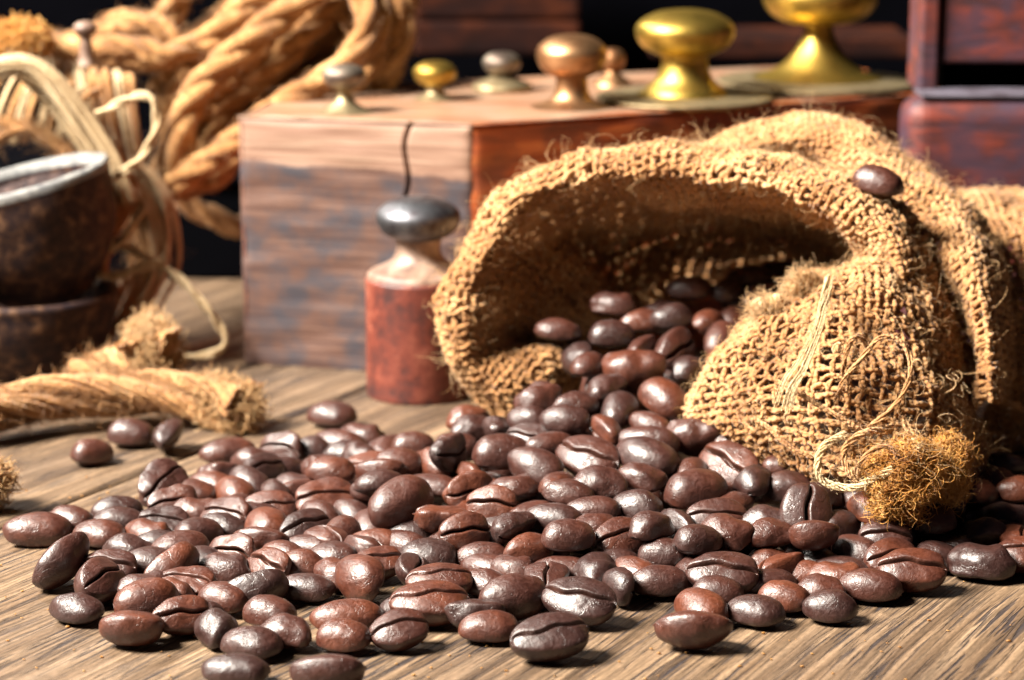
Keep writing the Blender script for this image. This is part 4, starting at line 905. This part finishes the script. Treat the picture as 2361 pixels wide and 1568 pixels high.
o = link('frayed_end', g.mesh('frayed_end', M_tuft), ball, kind='stuff'); o['label'] = 'bright orange frayed end of the twine'
px_lathe('small_peg', 200, 150, 58.8, [(22,0,'stem'),(17,20,'stem'),(14,50,'stem'),(13,70,'stem')] + knob(27,66,100), 'small pale knobbed peg sticking up through the twine', {'stem': M_neck, 'knob': M_neck}, None, 'peg', None)

# frayed rope end lying in front of the bowls
def big_rope(name, label, ctrl, r, endpts, fzn):
    t_ = thing(name, label, 'rope', 'rope ends on the table'); g = Geo(); path = PP(ctrl); c = crom(path, 160); s = np.linspace(0, 1, 160)
    t = np.gradient(c, axis=0); t /= np.linalg.norm(t, axis=1, keepdims=True); up = np.cross(t, [0.1, 0.9, 0.3]); up /= np.linalg.norm(up, axis=1, keepdims=True); bi = np.cross(t, up)
    out = []
    for k in range(150):
        ply = k % 3; a0 = 2 * np.pi * ply / 3; an = a0 + s * 5.0; qa = rng.uniform(0, 6.28); q = r * 0.46 * math.sqrt(rng.uniform(0, 1)); a2 = qa + s * 9
        fr = 1 + 0.55 * np.clip((s - 0.80) / 0.2, 0, 1) ** 1.5
        out.append(c + ((np.cos(an) * r * 0.50 + np.cos(a2) * q) * fr)[:, None] * up + ((np.sin(an) * r * 0.50 + np.sin(a2) * q) * fr)[:, None] * bi + rng.normal(0, 0.006, c.shape))
    g.add(tubes(np.array(out), 0.045 * rng.uniform(0.7, 1.4, (150, 1)), 4)); rope_fuzz(g, c, r, fzn * 6, (0.15, 0.5), 0.009)
    link('strands', g.mesh('strands', M_jute), t_)
    g = Geo(); p = c[-1]; n_ = 4200; d0 = t[-1]; d = d0 * 0.7 + rng.normal(0, 0.6, (n_, 3)); d /= np.linalg.norm(d, axis=1, keepdims=True); off = rng.normal(0, 1, (n_, 3)); off /= np.linalg.norm(off, axis=1, keepdims=True)
    hair(p - d0 * rng.uniform(0, 0.9, (n_, 1)) + off * r * rng.uniform(0.4, 1.15, (n_, 1)) * np.array([1, 1, 1]), d, rng.uniform(0.15, 0.45, n_), g, 0.014, 5, 0.6)
    link('frayed_end', g.mesh('frayed_end', M_fuzz), t_, kind='stuff')
    return t_
big_rope('rope_end', 'thick golden rope lying in front of the bowls, its frayed end pointing right', [(-80,960,49.0),(0,945,49.6),(100,925,50.2),(220,910,50.6),(340,905,50.8),(440,915,50.8),(520,930,50.6),(560,945,50.4)], 0.52, None, 500)
big_rope('rope_end', 'second frayed rope end standing up behind the lying rope', [(180,880,53),(240,860,53),(300,850,52.8),(340,830,52.6),(350,795,52.4),(345,772,52.4)], 0.56, None, 300)
big_rope('rope_end', 'blurred rough rope end at the left edge below the bowls', [(-120,1120,44.5),(-70,1112,44.5),(-40,1110,44.5),(-15,1110,44.5)], 0.42, None, 200)

# crumbs and chaff on the table
g = Geo(); n_ = 420
for k in range(n_):
    px_, py_ = random.uniform(-50, 2400), random.uniform(1050, 1600); c0 = np.array(G(px_, py_, 0.012)); q = random.uniform(0.008, 0.03)
    v = rng.normal(0, 1, (8, 3)); v /= np.linalg.norm(v, axis=1, keepdims=True); v = np.array([(-1,-1,-1),(1,-1,-1),(1,1,-1),(-1,1,-1),(-1,-1,1),(1,-1,1),(1,1,1),(-1,1,1)]) * 0.6 + v * 0.4
    f = np.array([(0,3,2,1),(4,5,6,7),(0,1,5,4),(1,2,6,5),(2,3,7,6),(3,0,4,7)]); g.add((v * q * np.array([1.4, 1, 0.5]) + c0, f, v[:, :2]))
o = link('crumbs', g.mesh('crumbs', M_tuft), kind='stuff'); o['label'] = 'tiny golden chaff crumbs scattered on the table boards'; o['category'] = 'crumbs'
